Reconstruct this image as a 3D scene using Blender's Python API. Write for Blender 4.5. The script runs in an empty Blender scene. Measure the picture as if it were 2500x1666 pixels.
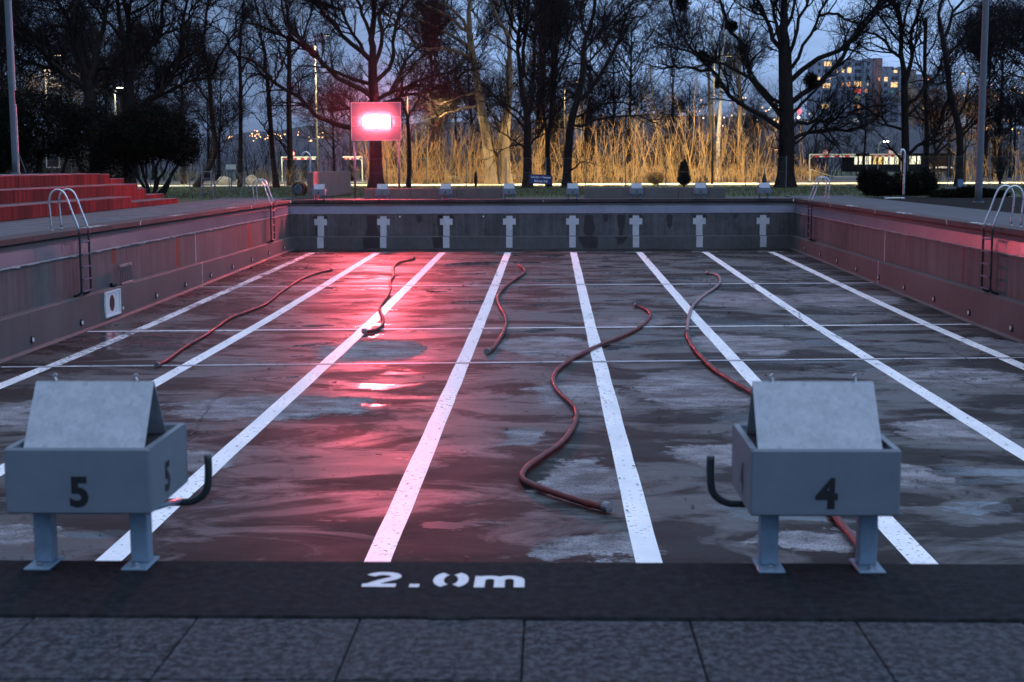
import bpy, math, random
import numpy as np
from mathutils import Vector, Matrix

random.seed(11)
PI = math.pi
scn = bpy.context.scene
col = scn.collection

# ------------------------------------------------------------------ camera
F = 3364.0 / 2500.0 * 36.0
yaw, pitch, roll = 0.0274, 0.1275, -0.004
fv = Vector((-math.sin(yaw) * math.cos(pitch), math.cos(yaw) * math.cos(pitch), -math.sin(pitch)))
r0 = Vector((math.cos(yaw), math.sin(yaw), 0)); u0 = r0.cross(fv)
rv = math.cos(roll) * r0 + math.sin(roll) * u0; uv = rv.cross(fv)
cd = bpy.data.cameras.new('camera'); cam = bpy.data.objects.new('camera', cd); col.objects.link(cam)
M = Matrix((rv, uv, -fv)).transposed().to_4x4(); M.translation = (0.336, 0, 1.369)
cam.matrix_world = M
cd.lens = F; cd.sensor_width = 36; cd.clip_end = 4000; cd.clip_start = 0.1
cd.dof.use_dof = True; cd.dof.focus_distance = 17.0; cd.dof.aperture_fstop = 4.6
scn.camera = cam

# ------------------------------------------------------------------ sky and exposure
SKY = .98; LED = 2150.0; LAMP = 1.0; HAZE = 0.0001
w = bpy.data.worlds.new('World'); scn.world = w; w.use_nodes = True
nt = w.node_tree; nt.nodes.clear()
def wn(t, **k):
    n = nt.nodes.new(t)
    for a, b in k.items(): setattr(n, a, b)
    return n
out = wn('ShaderNodeOutputWorld'); bg = wn('ShaderNodeBackground')
sky = wn('ShaderNodeTexSky', sky_type='NISHITA', sun_disc=False)
sky.sun_elevation = math.radians(-3.0); sky.sun_rotation = math.radians(60)
tc = wn('ShaderNodeTexCoord'); sep = wn('ShaderNodeSeparateXYZ')
nt.links.new(tc.outputs['Generated'], sep.inputs[0])
# overcast dusk: brighter towards the zenith, soft cloud banks
cr = wn('ShaderNodeValToRGB'); e = cr.color_ramp
e.elements[0].position = 0.0; e.elements[0].color = (.16, .24, .41, 1)
e.elements[1].position = 1.0; e.elements[1].color = (.80, .95, 1.26, 1)
for ps, c in ((.08, (.24, .38, .66, 1)), (.3, (.35, .54, .90, 1))):
    q = e.elements.new(ps); q.color = c
nt.links.new(sep.outputs['Z'], cr.inputs[0])
mp = wn('ShaderNodeMapping'); mp.inputs['Scale'].default_value = (1.6, 1.6, 6.0)
nt.links.new(tc.outputs['Generated'], mp.inputs[0])
cn = wn('ShaderNodeTexNoise'); cn.inputs['Scale'].default_value = 2.6; cn.inputs['Detail'].default_value = 6; cn.inputs['Distortion'].default_value = .6
nt.links.new(mp.outputs[0], cn.inputs['Vector'])
cm = wn('ShaderNodeMapRange'); cm.inputs['From Min'].default_value = .34; cm.inputs['From Max'].default_value = .68
cm.inputs['To Min'].default_value = .55; cm.inputs['To Max'].default_value = 1.55
nt.links.new(cn.outputs[0], cm.inputs['Value'])
mul = wn('ShaderNodeMix', data_type='RGBA', blend_type='MULTIPLY'); mul.inputs[0].default_value = 1
nt.links.new(cr.outputs[0], mul.inputs[6]); nt.links.new(cm.outputs[0], mul.inputs[7])
add = wn('ShaderNodeMix', data_type='RGBA', blend_type='MIX'); add.inputs[0].default_value = .06
nt.links.new(mul.outputs[2], add.inputs[6]); nt.links.new(sky.outputs[0], add.inputs[7])
az = wn('ShaderNodeMapRange'); az.inputs['From Min'].default_value = -.5; az.inputs['From Max'].default_value = .6
az.inputs['To Min'].default_value = .85; az.inputs['To Max'].default_value = 1.6
nt.links.new(sep.outputs['X'], az.inputs['Value'])
am = wn('ShaderNodeMix', data_type='RGBA', blend_type='MULTIPLY'); am.inputs[0].default_value = 1
nt.links.new(add.outputs[2], am.inputs[6]); nt.links.new(az.outputs[0], am.inputs[7])
nt.links.new(am.outputs[2], bg.inputs[0]); bg.inputs[1].default_value = SKY
nt.links.new(bg.outputs[0], out.inputs[0])
scn.view_settings.view_transform = 'Standard'; scn.view_settings.look = 'None'
scn.view_settings.gamma = 1; scn.view_settings.exposure = 0; scn.view_settings.use_curve_mapping = False
scn.cycles.max_bounces = 5; scn.cycles.diffuse_bounces = 2; scn.cycles.glossy_bounces = 3
scn.cycles.transparent_max_bounces = 6; scn.cycles.sample_clamp_indirect = 4.0
scn.cycles.use_denoising = True; scn.cycles.use_light_tree = True

# ------------------------------------------------------------------ material helpers
class N:
    def __init__(s, m): s.t = m.node_tree
    def new(s, t, ins=None, **k):
        n = s.t.nodes.new(t)
        for a, b in k.items(): setattr(n, a, b)
        for a, b in (ins or {}).items(): s.put(n, a, b)
        return n
    def put(s, n, a, b):
        if isinstance(b, bpy.types.NodeSocket): s.t.links.new(b, n.inputs[a])
        else: n.inputs[a].default_value = b
    def m(s, op, a, b=0.0, c=0.0, clamp=False):
        n = s.new('ShaderNodeMath', operation=op, use_clamp=clamp)
        for i, v in enumerate((a, b, c)): s.put(n, i, v)
        return n.outputs[0]
    def rng(s, v, a, b, c, d): return s.new('ShaderNodeMapRange', {'Value': v, 'From Min': a, 'From Max': b, 'To Min': c, 'To Max': d}).outputs[0]
    def mix(s, f, a, b, bt='MIX'):
        n = s.new('ShaderNodeMix', data_type='RGBA', blend_type=bt)
        s.put(n, 0, f); s.put(n, 6, a if isinstance(a, bpy.types.NodeSocket) else (*a, 1)); s.put(n, 7, b if isinstance(b, bpy.types.NodeSocket) else (*b, 1))
        return n.outputs[2]
    def pos(s, sc=(1, 1, 1), loc=(0, 0, 0), world=True):
        g = s.new('ShaderNodeNewGeometry').outputs['Position'] if world else s.new('ShaderNodeTexCoord').outputs['Object']
        return s.new('ShaderNodeMapping', {0: g, 'Scale': sc, 'Location': loc}).outputs[0]
    def noise(s, v, scale, detail=4, rough=.55, dist=0.0):
        return s.new('ShaderNodeTexNoise', {'Vector': v, 'Scale': scale, 'Detail': detail, 'Roughness': rough, 'Distortion': dist}).outputs[0]
    def bump(s, h, strength, dist=.01): return s.new('ShaderNodeBump', {'Height': h, 'Strength': strength, 'Distance': dist}).outputs[0]

def newmat(name):
    m = bpy.data.materials.new(name); m.use_nodes = True
    return m, N(m), m.node_tree.nodes['Principled BSDF']

def plain(name, c, rough=.6, metal=0.0, var=.15, scale=8.0, bump=.15, sc=(1, 1, 1), c2=None, world=True, spec=.4):
    m, n, b = newmat(name)
    v = n.pos(sc, world=world)
    a = n.noise(v, scale, 5); d = n.noise(v, scale * 7, 3)
    f = n.m('ADD', n.m('MULTIPLY', a, .7), n.m('MULTIPLY', d, .3))
    dark = tuple(x * (1 - var * 1.6) for x in c); lite = tuple(min(1, x * (1 + var * 1.2)) for x in (c2 or c))
    n.put(b, 'Base Color', n.mix(n.rng(f, .3, .7, 0, 1), dark, lite))
    n.put(b, 'Roughness', n.rng(a, .3, .7, max(.05, rough - .1), min(1, rough + .1))); n.put(b, 'Metallic', metal)
    n.put(b, 'Specular IOR Level', spec)
    if bump: n.put(b, 'Normal', n.bump(f, bump, .01))
    return m

def concrete(name, c, var=.25, streak=.5, rough=.75, scale=1.2, spec=.3):
    m, n, b = newmat(name)
    v = n.pos()
    big = n.noise(v, scale * .35, 5); mid = n.noise(v, scale * 4, 5, .6); fine = n.noise(v, 45, 4, .7)
    vs = n.pos((2.2, 2.2, .12)); st = n.noise(vs, 2.2, 6, .65)
    st2 = n.noise(n.pos((9, 9, .35)), 2.0, 4, .6)
    f = n.m('ADD', n.m('ADD', n.m('MULTIPLY', big, .3), n.m('MULTIPLY', mid, .3)), n.m('ADD', n.m('MULTIPLY', n.m('ADD', n.m('MULTIPLY', st, .6), n.m('MULTIPLY', st2, .4)), .3 * streak * 2), n.m('MULTIPLY', fine, .12)))
    hi = .3 + .3 + .3 * streak * 2 + .12
    d = tuple(x * (1 - var * 1.7) for x in c); l = tuple(x * (1 + var * 1.2) for x in c)
    n.put(b, 'Base Color', n.mix(n.rng(f, hi * .36, hi * .62, 0, 1), d, l))
    n.put(b, 'Roughness', n.rng(mid, .3, .7, rough - .12, rough + .1)); n.put(b, 'Specular IOR Level', spec)
    n.put(b, 'Normal', n.bump(n.m('ADD', fine, n.m('MULTIPLY', mid, .6)), .35, .006))
    return m

def emit(name, c, s):
    m, n, b = newmat(name)
    n.put(b, 'Base Color', (0, 0, 0, 1)); n.put(b, 'Emission Color', (*c, 1)); n.put(b, 'Emission Strength', s)
    return m

# ------------------------------------------------------------------ mesh helpers
def link(name, verts, faces, m, parent=None, smooth=False, loc=None, kind=None):
    me = bpy.data.meshes.new(name)
    me.from_pydata([tuple(v) for v in verts], [], faces); me.validate(); me.update()
    if smooth: me.polygons.foreach_set('use_smooth', [True] * len(me.polygons))
    for mm in (m if isinstance(m, (list, tuple)) else [m]): me.materials.append(mm)
    return inst(name, me, parent, loc, kind)

def inst(name, me, parent=None, loc=None, kind=None, rz=0.0):
    o = bpy.data.objects.new(name, me); col.objects.link(o)
    if parent: o.parent = parent
    if loc: o.location = loc
    if rz: o.rotation_euler.z = rz
    if kind: o['kind'] = kind
    return o

def thing(name, label, cat, loc=(0, 0, 0), group=None, rz=0.0):
    o = bpy.data.objects.new(name, None); col.objects.link(o); o.location = loc; o.rotation_euler.z = rz
    o.empty_display_size = .2
    return tag(o, label, cat, group)
def tag(o, label, cat, group=None):
    o['label'] = label; o['category'] = cat
    if group: o['group'] = group
    return o

class MB:
    def __init__(s): s.v = []; s.f = []
    def add(s, v, f):
        k = len(s.v); s.v += [tuple(a) for a in v]; s.f += [tuple(k + i for i in q) for q in f]; return s
    def box(s, a, b, bev=0.0):
        (x0, y0, z0), (x1, y1, z1) = a, b
        if bev <= 0:
            v = [(x, y, z) for z in (z0, z1) for y in (y0, y1) for x in (x0, x1)]
            return s.add(v, [(0, 2, 3, 1), (4, 5, 7, 6), (0, 1, 5, 4), (1, 3, 7, 5), (3, 2, 6, 7), (2, 0, 4, 6)])
        c = bev; rings = []
        for z, i in ((z0, c), (z0 + c, 0), (z1 - c, 0), (z1, c)):
            X0, X1, Y0, Y1 = x0 + i, x1 - i, y0 + i, y1 - i
            rings.append([(X0 + c, Y0, z), (X1 - c, Y0, z), (X1, Y0 + c, z), (X1, Y1 - c, z), (X1 - c, Y1, z), (X0 + c, Y1, z), (X0, Y1 - c, z), (X0, Y0 + c, z)])
        v = sum(rings, []); f = [tuple(range(7, -1, -1)), tuple(range(24, 32))]
        for r in range(3):
            for i in range(8): f.append((r * 8 + i, r * 8 + (i + 1) % 8, r * 8 + 8 + (i + 1) % 8, r * 8 + 8 + i))
        return s.add(v, f)
    def tube(s, pts, r, n=8, cap=True):
        P = [Vector(p) for p in pts]; R = r if isinstance(r, (list, tuple)) else [r] * len(P)
        v = []; f = []; ref = None
        for i, p in enumerate(P):
            t = (P[min(i + 1, len(P) - 1)] - P[max(i - 1, 0)]).normalized()
            if ref is None: ref = Vector((0, 0, 1)) if abs(t.z) < .9 else Vector((1, 0, 0))
            u = (ref - t * ref.dot(t)).normalized(); ref = u; ww = t.cross(u)
            v += [p + (u * math.cos(2 * PI * k / n) + ww * math.sin(2 * PI * k / n)) * R[i] for k in range(n)]
        for i in range(len(P) - 1):
            for k in range(n): f.append((i * n + k, i * n + (k + 1) % n, (i + 1) * n + (k + 1) % n, (i + 1) * n + k))
        if cap: f.append(tuple(range(n - 1, -1, -1))); f.append(tuple((len(P) - 1) * n + k for k in range(n)))
        return s.add(v, f)
    def poly(s, pts, d):            # prism of a planar outline, d = extrusion vector
        k = len(pts); P = [Vector(p) for p in pts]; dd = Vector(d)
        f = [tuple(range(k)), tuple(range(2 * k - 1, k - 1, -1))] + [(i, i + k, (i + 1) % k + k, (i + 1) % k) for i in range(k)]
        return s.add(P + [p + dd for p in P], f)
    def out(s, name, m, parent=None, smooth=False, loc=None, kind=None):
        o = link(name, s.v, s.f, m, parent, False, loc, kind)
        if smooth:
            import bmesh
            bm = bmesh.new(); bm.from_mesh(o.data); bmesh.ops.recalc_face_normals(bm, faces=bm.faces)
            for fc in bm.faces: fc.smooth = len(fc.verts) == 4
            bm.to_mesh(o.data); bm.free()
        return o

def smooth_path(pts, n=6):
    P = [Vector(p) for p in pts]; P = [P[0] * 2 - P[1]] + P + [P[-1] * 2 - P[-2]]; o = []
    for i in range(1, len(P) - 2):
        for k in range(n):
            t = k / n; a, b, c, d = P[i - 1:i + 3]
            o.append(.5 * ((2 * b) + (c - a) * t + (2 * a - 5 * b + 4 * c - d) * t * t + (3 * b - a - 3 * c + d) * t ** 3))
    o.append(P[-2]); return o

def text(name, s, size, m, parent, loc, rot, thick=.0, sx=1.0, fill=.012):
    c = bpy.data.curves.new(name, 'FONT'); c.body = s; c.size = size; c.align_x = 'CENTER'; c.align_y = 'CENTER'; c.offset = fill * size; c.extrude = thick; c.resolution_u = 3
    o = bpy.data.objects.new('tmp_text', c); col.objects.link(o)
    dg = bpy.context.evaluated_depsgraph_get(); me = bpy.data.meshes.new_from_object(o.evaluated_get(dg))
    bpy.data.objects.remove(o); bpy.data.curves.remove(c)
    me.materials.clear(); me.materials.append(m)
    q = inst(name, me, parent, loc); q.rotation_euler = rot; q.scale = (sx, 1, 1)
    return q

# vectorised tubes
def np_tubes(P, R, n):
    Nb, K, _ = P.shape
    T = np.empty_like(P); T[:, 1:-1] = P[:, 2:] - P[:, :-2]; T[:, 0] = P[:, 1] - P[:, 0]; T[:, -1] = P[:, -1] - P[:, -2]
    T /= np.linalg.norm(T, axis=2, keepdims=True) + 1e-9
    ref = np.where(np.abs(T[:, :1, 2:3]) < .8, np.array([0, 0, 1.]), np.array([1., 0, 0]))
    U = np.cross(T, np.broadcast_to(ref, T.shape)); U /= np.linalg.norm(U, axis=2, keepdims=True) + 1e-9
    V = np.cross(T, U); a = np.arange(n) * 2 * PI / n
    v = P[:, :, None] + R[:, :, None, None] * (U[:, :, None] * np.cos(a)[None, None, :, None] + V[:, :, None] * np.sin(a)[None, None, :, None])
    base = (np.arange(Nb)[:, None, None] * K + np.arange(K - 1)[None, :, None]) * n
    k = np.arange(n)[None, None]; k1 = (k + 1) % n
    f = np.stack([base + k, base + k1, base + n + k1, base + n + k], -1).reshape(-1, 4)
    return v.reshape(-1, 3), f
def np_mesh(name, parts, m, smooth=True):
    vs = []; fs = []; o = 0
    for v, f in parts: vs.append(v); fs.append(f + o); o += len(v)
    v = np.concatenate(vs).astype(np.float32); f = np.concatenate(fs).astype(np.int32)
    me = bpy.data.meshes.new(name); me.vertices.add(len(v)); me.vertices.foreach_set('co', v.ravel())
    k = f.shape[1]; me.loops.add(f.size); me.loops.foreach_set('vertex_index', f.ravel())
    me.polygons.add(len(f)); me.polygons.foreach_set('loop_start', np.arange(len(f), dtype=np.int32) * k)
    if smooth: me.polygons.foreach_set('use_smooth', np.ones(len(f), dtype=bool))
    me.update(calc_edges=True); me.materials.append(m); return me

# ------------------------------------------------------------------ materials
M_bark = plain('bark', (.022, .018, .017), .9, var=.4, scale=3, bump=.5, sc=(3, 3, .8), world=False, spec=.03)
M_twig = plain('twig', (.014, .012, .012), .9, var=.2, scale=2, bump=0, spec=.02)
M_farwood = plain('far_wood', (.016, .014, .016), .95, var=.3, scale=.2, bump=0, spec=.02)
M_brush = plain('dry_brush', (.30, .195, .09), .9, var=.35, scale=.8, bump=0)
M_brushdark = plain('shaded_brush', (.05, .033, .02), .95, var=.35, scale=.8, bump=0, spec=.03)  # darker copy of the brush, shade inside the thicket painted in
M_brushbark = plain('lit_bark', (.13, .10, .07), .9, var=.4, scale=3, bump=.3, sc=(3, 3, .7), world=False)  # lighter copy of the bark, lamplight put into the colour
M_birch = plain('birch_bark', (.62, .58, .5), .8, var=.35, scale=4, bump=.1, sc=(1, 1, 3), world=False)
M_leaf = plain('evergreen_leaf', (.008, .010, .007), .9, var=.4, scale=3, bump=0, spec=.04)
M_dryleaf = plain('withered_leaf', (.16, .075, .03), .8, var=.4, scale=3, bump=0)
M_grass = plain('grass', (.040, .048, .010), .9, var=.4, scale=1.2, bump=.6)
M_steel = plain('brushed_steel', (.55, .56, .58), .28, metal=1, var=.05, scale=3, bump=0)
M_galv = None
M_darkpole = plain('grey_paint', (.09, .11, .13), .5, var=.12, scale=6, bump=.02)
M_black = plain('black_rubber', (.012, .012, .014), .5, var=.2, bump=.02)
M_white = plain('white_enamel', (.62, .64, .66), .35, var=.06, scale=5, bump=.01)
M_red = plain('red_paint', (.55, .03, .02), .45, var=.1, bump=0)
M_stripe_white = plain('stripe_white', (.75, .75, .72), .45, var=.05, bump=0)
M_barrier = plain('barrier_paint', (.5, .52, .42), .5, var=.08, bump=0)
M_blue = plain('blue_board', (.015, .03, .12), .5, var=.15, bump=.02)
M_bluepale = plain('blue_grey_board', (.07, .13, .24), .6, var=.2, bump=.05)
M_rust = plain('rust_streak', (.17, .035, .018), .8, var=.4, scale=4, sc=(6, 6, .6), bump=.1)
M_damp_shade = plain('damp_shade_concrete', (.028, .022, .024), .45, var=.3, scale=5, bump=.1)  # damp stains and cracks, also painted shade in the gutter recess
M_conc = concrete('pool_concrete', (.082, .080, .082), .45, 1.0)
M_conclow = concrete('low_concrete', (.082, .080, .081), .25, .4)
M_gutter = concrete('gutter_concrete', (.09, .085, .085), .25, .3)
M_bleach = concrete('bleacher_red_lit_concrete', (.24, .032, .03), .75, 1.5, rough=.9, spec=.1)  # red scoreboard light mixed into the concrete colour
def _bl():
    m, n, b = newmat('bleacher_red_lit_face')  # scoreboard's red glow deepened in the colour of the faces
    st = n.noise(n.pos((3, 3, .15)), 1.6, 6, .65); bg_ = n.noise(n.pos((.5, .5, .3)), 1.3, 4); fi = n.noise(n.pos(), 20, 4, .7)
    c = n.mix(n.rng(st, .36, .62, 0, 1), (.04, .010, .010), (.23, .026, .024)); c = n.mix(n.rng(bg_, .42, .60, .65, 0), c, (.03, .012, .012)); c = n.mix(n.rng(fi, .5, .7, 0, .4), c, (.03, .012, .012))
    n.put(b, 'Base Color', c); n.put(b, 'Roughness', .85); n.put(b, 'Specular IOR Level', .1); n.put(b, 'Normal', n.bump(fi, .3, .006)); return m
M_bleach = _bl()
M_lamp = plain('black_lamp_post', (.012, .012, .013), .8, var=.2, bump=0, spec=.05)
M_path_pole = plain('lit_lamp_post', (.08, .075, .06), .8, var=.2, bump=0, spec=.1)  # paler than the other posts: lamplight put into its colour
M_cab = concrete('aged_concrete', (.11, .10, .095), .2, .4)
M_rock = plain('boulder_stone', (.42, .38, .3), .85, var=.3, scale=3, bump=.5)

def galv():
    m, n, b = newmat('galvanised_sheet')
    v = n.pos((1, 1, 1), world=False)
    vo = n.new('ShaderNodeTexVoronoi', {'Vector': v, 'Scale': 60.0}).outputs['Color']
    no = n.noise(v, 14, 5, .65); n2 = n.noise(v, 60, 3)
    sepc = n.new('ShaderNodeSeparateColor', {0: vo}).outputs[0]
    f = n.m('ADD', n.m('MULTIPLY', sepc, .10), n.m('ADD', n.m('MULTIPLY', no, .70), n.m('MULTIPLY', n2, .2)))
    drip = n.noise(n.pos((30, 30, 2.5), world=False), 1.2, 5, .7)
    c = n.mix(n.rng(f, .3, .7, 0, 1), (.25, .28, .32), (.40, .44, .49))
    c = n.mix(n.rng(drip, .55, .75, 0, .45), c, (.12, .13, .16))
    n.put(b, 'Base Color', c); n.put(b, 'Metallic', .25); n.put(b, 'Roughness', n.rng(no, .3, .7, .45, .65))
    n.put(b, 'Normal', n.bump(no, .05, .004)); return m
M_galv = galv()
M_box = plain('block_shell', (.125, .155, .19), .45, var=.07, scale=5, bump=.03, world=False)
M_boxin = plain('block_inside', (.02, .022, .025), .7, var=.2, bump=.05)
M_leg = plain('zinc_leg', (.17, .25, .33), .42, metal=.25, var=.12, scale=12, bump=.03, world=False)
M_digit = plain('digit_black', (.008, .009, .012), .5, var=.1, bump=0)

def rim():
    m, n, b = newmat('steel_rim_sheet')
    w2 = n.noise(n.pos((.6, .6, .6)), 1.0, 3)
    n.put(b, 'Base Color', n.mix(n.rng(w2, .3, .7, 0, 1), (.27, .27, .31), (.36, .36, .41))); n.put(b, 'Metallic', .8); n.put(b, 'Roughness', .25); return m
M_farrim = plain('far_rim_sheet', (.27, .27, .34), .45, metal=.1, var=.12, scale=.8, bump=.02)
M_lip = plain('lip_mortar', (.34, .32, .33), .8, var=.3, scale=6, bump=.2)
M_rim = rim()
M_paint = plain('marker_paint', (.50, .50, .53), .5, var=.12, scale=3, bump=.05, sc=(1, 1, .6))

DRY = [(0.75,15.69,0.45,1.0),(0.78,12.76,0.62,0.45),(0.79,21.3,0.75,1.53),(2.63,22.01,0.84,1.81),(-3.88,20.39,1.45,1.04),(-3.1,26.67,1.11,1.51),(0.31,27.3,1.04,1.58),(7.21,23.14,1.24,1.22),(5.82,18.59,0.76,0.92),(2.99,13.12,0.59,0.47),(4.17,27.62,1.13,1.47),(9.18,27.27,0.6,1.3),(-4.99,13.18,0.48,0.4),(-7.19,19.83,0.97,1.24),(2.45,17.02,0.6,0.65),(5.3,35.93,1.35,1.67),(8.11,35.9,1.46,1.45),(2.2,31.39,0.79,0.98),(4.35,15.95,0.61,0.68),(-0.15,18.25,0.35,0.6),(-4.2,16.59,0.65,0.65)]
def pool_floor_nodes(n):
    v = n.pos()
    warp = n.new('ShaderNodeTexNoise', {'Vector': v, 'Scale': 1.1, 'Detail': 6.0, 'Roughness': .62})
    off = n.new('ShaderNodeVectorMath', {0: warp.outputs['Color'], 1: (.5, .5, .5)}, operation='SUBTRACT').outputs[0]
    off = n.new('ShaderNodeVectorMath', {0: off, 'Scale': 1.7}, operation='SCALE').outputs[0]
    vv = n.new('ShaderNodeVectorMath', {0: v, 1: off}, operation='ADD').outputs[0]
    s = n.new('ShaderNodeSeparateXYZ', {0: vv}); x, y = s.outputs[0], s.outputs[1]
    acc = None
    for (cx, cy, rx, ry) in DRY:
        dx = n.m('MULTIPLY', n.m('SUBTRACT', x, cx), 1 / rx); dy = n.m('MULTIPLY', n.m('SUBTRACT', y, cy), 1 / ry)
        d = n.m('SQRT', n.m('ADD', n.m('MULTIPLY', dx, dx), n.m('MULTIPLY', dy, dy)))
        acc = d if acc is None else n.m('MINIMUM', acc, d)
    grain = n.noise(v, 9, 6, .75)
    acc = n.m('ADD', acc, n.m('MULTIPLY', n.m('SUBTRACT', grain, .5), .9))
    dry = n.rng(acc, 1.10, .92, 0, 1)
    big = n.noise(n.pos((.35, .5, 1)), .9, 8, .6, .4)
    damp = n.rng(big, .50, .60, 0, 1)           # 1 = merely damp, 0 = wet
    return dry, damp, warp.outputs[0]
def pool_floor():
    m, n, b = newmat('pool_floor_coating')
    dry, damp, wq = pool_floor_nodes(n)
    fine = n.noise(n.pos(), 22, 6, .8); mid = n.noise(n.pos((.6, 1.1, 1)), 3.0, 6, .65)
    c = n.mix(damp, (.012, .010, .010), (.027, .025, .028))
    c = n.mix(n.m('MULTIPLY', dry, n.m('MULTIPLY', n.rng(mid, .3, .6, .6, 1), n.rng(n.noise(n.pos(), 40, 3, .7), .35, .55, .45, 1))), c, (.31, .315, .345))
    c = n.mix(n.rng(mid, .38, .62, .35, 0), c, (.018, .015, .015))
    c = n.mix(n.rng(fine, .58, .70, 0, .55), c, (.02, .018, .018))
    vo = n.new('ShaderNodeTexVoronoi', {'Vector': n.pos((1, .5, 1)), 'Scale': 7.0, 'Randomness': 1.0}).outputs['Distance']
    c = n.mix(n.m('MULTIPLY', n.rng(vo, .09, .05, 0, 1), n.rng(mid, .5, .56, 0, 1)), c, (.01, .009, .009))
    n.put(b, 'Base Color', c)
    film = n.rng(n.noise(n.pos((.45, .8, 1), (5, 2, 0)), .95, 10, .66, .6), .46, .55, 0, 1)
    wn_ = n.noise(n.pos((.45, .9, 1)), 1.5, 7, .62)
    wetr = n.rng(wn_, .35, .65, .38, .56)
    pud = n.m('MULTIPLY', n.rng(n.noise(n.pos((.30, .55, 1), (3, 7, 0)), 1.1, 7, .6, .3), .585, .60, 0, 1), n.m('SUBTRACT', 1.0, dry))
    c = n.mix(n.m('MULTIPLY', pud, .45), c, (.012, .011, .012)); n.put(b, 'Base Color', c)
    wetr = n.m('MULTIPLY', wetr, n.rng(pud, 0, 1, 1, .30))
    wetr = n.m('ADD', wetr, n.rng(film, 0, 1, .14, 0))
    r = n.m('ADD', wetr, n.m('ADD', n.m('MULTIPLY', damp, .08), n.m('MULTIPLY', dry, .3)))
    n.put(b, 'Roughness', r)
    n.put(b, 'Specular IOR Level', n.m('MULTIPLY', n.rng(film, 0, 1, .12, .74), n.rng(dry, 0, 1, 1, .12)))
    c = n.mix(n.m('MULTIPLY', film, .35), c, (.020, .016, .016)); n.put(b, 'Base Color', c)
    h = n.m('ADD', n.m('MULTIPLY', fine, .35), n.m('MULTIPLY', mid, 1.0))
    n.put(b, 'Normal', n.new('ShaderNodeBump', {'Height': h, 'Strength': n.rng(pud, 0, 1, .45, .05), 'Distance': .012}).outputs[0])
    return m
M_floor = pool_floor()
def lane_paint():
    m, n, b = newmat('lane_line_paint')
    dry, damp, wq = pool_floor_nodes(n)
    fine = n.noise(n.pos(), 16, 5, .7); mid = n.noise(n.pos((1, .5, 1)), 2.4, 6, .7); c0 = n.noise(n.pos((7, 1.2, 1)), 3, 5, .7)
    c = n.mix(n.rng(mid, .35, .65, 0, 1), (.74, .76, .80), (.88, .90, .93))
    c = n.mix(n.m('MULTIPLY', n.rng(fine, .57, .64, 0, 1), n.rng(mid, .44, .54, 0, 1)), c, (.05, .045, .045))
    c = n.mix(n.rng(c0, .66, .74, 0, .6), c, (.14, .13, .13))
    n.put(b, 'Base Color', c); n.put(b, 'Roughness', n.rng(mid, .35, .65, .28, .5)); n.put(b, 'Normal', n.bump(fine, .12, .006))
    return m
M_line = lane_paint()
def worn_paint():
    m, n, b = newmat('worn_line_paint')
    fine = n.noise(n.pos(), 10, 6, .72); mid = n.noise(n.pos((1, .4, 1)), 1.4, 6, .7)
    k = n.rng(n.m('ADD', n.m('MULTIPLY', fine, .5), n.m('MULTIPLY', mid, .5)), .50, .55, 0, 1)
    n.put(b, 'Base Color', n.mix(k, (.62, .62, .66), (.06, .055, .055))); n.put(b, 'Roughness', .5); return m
M_worn = worn_paint()
M_joint = plain('joint_sealant', (.36, .37, .41), .4, var=.3, scale=3, bump=.1)

def paving():
    m, n, b = newmat('exposed_aggregate_slab')
    v = n.pos()
    a = n.noise(v, 34, 5, .8); c = n.noise(v, 3, 3); d = n.noise(v, 90, 3, .7)
    k = n.rng(a, .44, .58, 0, 1)
    cc = n.mix(k, (.010, .011, .014), (.076, .086, .100)); cc = n.mix(n.rng(d, .35, .65, .35, 0), cc, (.02, .02, .025))
    cc = n.mix(n.rng(c, .35, .65, .35, 0), cc, (.05, .05, .055))
    n.put(b, 'Base Color', cc); n.put(b, 'Specular IOR Level', .12); n.put(b, 'Roughness', .8); n.put(b, 'Normal', n.bump(a, .5, .004)); return m
M_slab = paving()
def coping():
    m, n, b = newmat('dark_coping_stone')
    v = n.pos(); a = n.noise(v, 24, 5, .75); c = n.noise(v, 2.5, 4)
    cc = n.mix(n.rng(a, .4, .62, 0, 1), (.004, .005, .006), (.016, .018, .022)); cc = n.mix(n.rng(c, .3, .7, .3, 0), cc, (.02, .02, .022))
    n.put(b, 'Base Color', cc); n.put(b, 'Specular IOR Level', .1); n.put(b, 'Roughness', .85); n.put(b, 'Normal', n.bump(a, .4, .004)); return m
M_coping = coping()
M_sidecoping = concrete('side_coping_concrete', (.048, .040, .040), .35, .8)
M_deck = concrete('deck_concrete', (.055, .058, .07), .22, .1)
def deckrow():
    m, n, b = newmat('ribbed_deck_slab')
    a = n.noise(n.pos((.25, 3.0, 1)), 1.4, 6, .65); d = n.noise(n.pos(), 20, 4, .7)
    n.put(b, 'Base Color', n.mix(n.rng(n.m('ADD', n.m('MULTIPLY', a, .75), n.m('MULTIPLY', d, .25)), .36, .64, 0, 1), (.018, .017, .021), (.065, .063, .073)))
    n.put(b, 'Roughness', n.rng(a, .3, .7, .35, .7)); n.put(b, 'Normal', n.bump(a, .3, .01)); return m
M_deckrow = deckrow()

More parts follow.
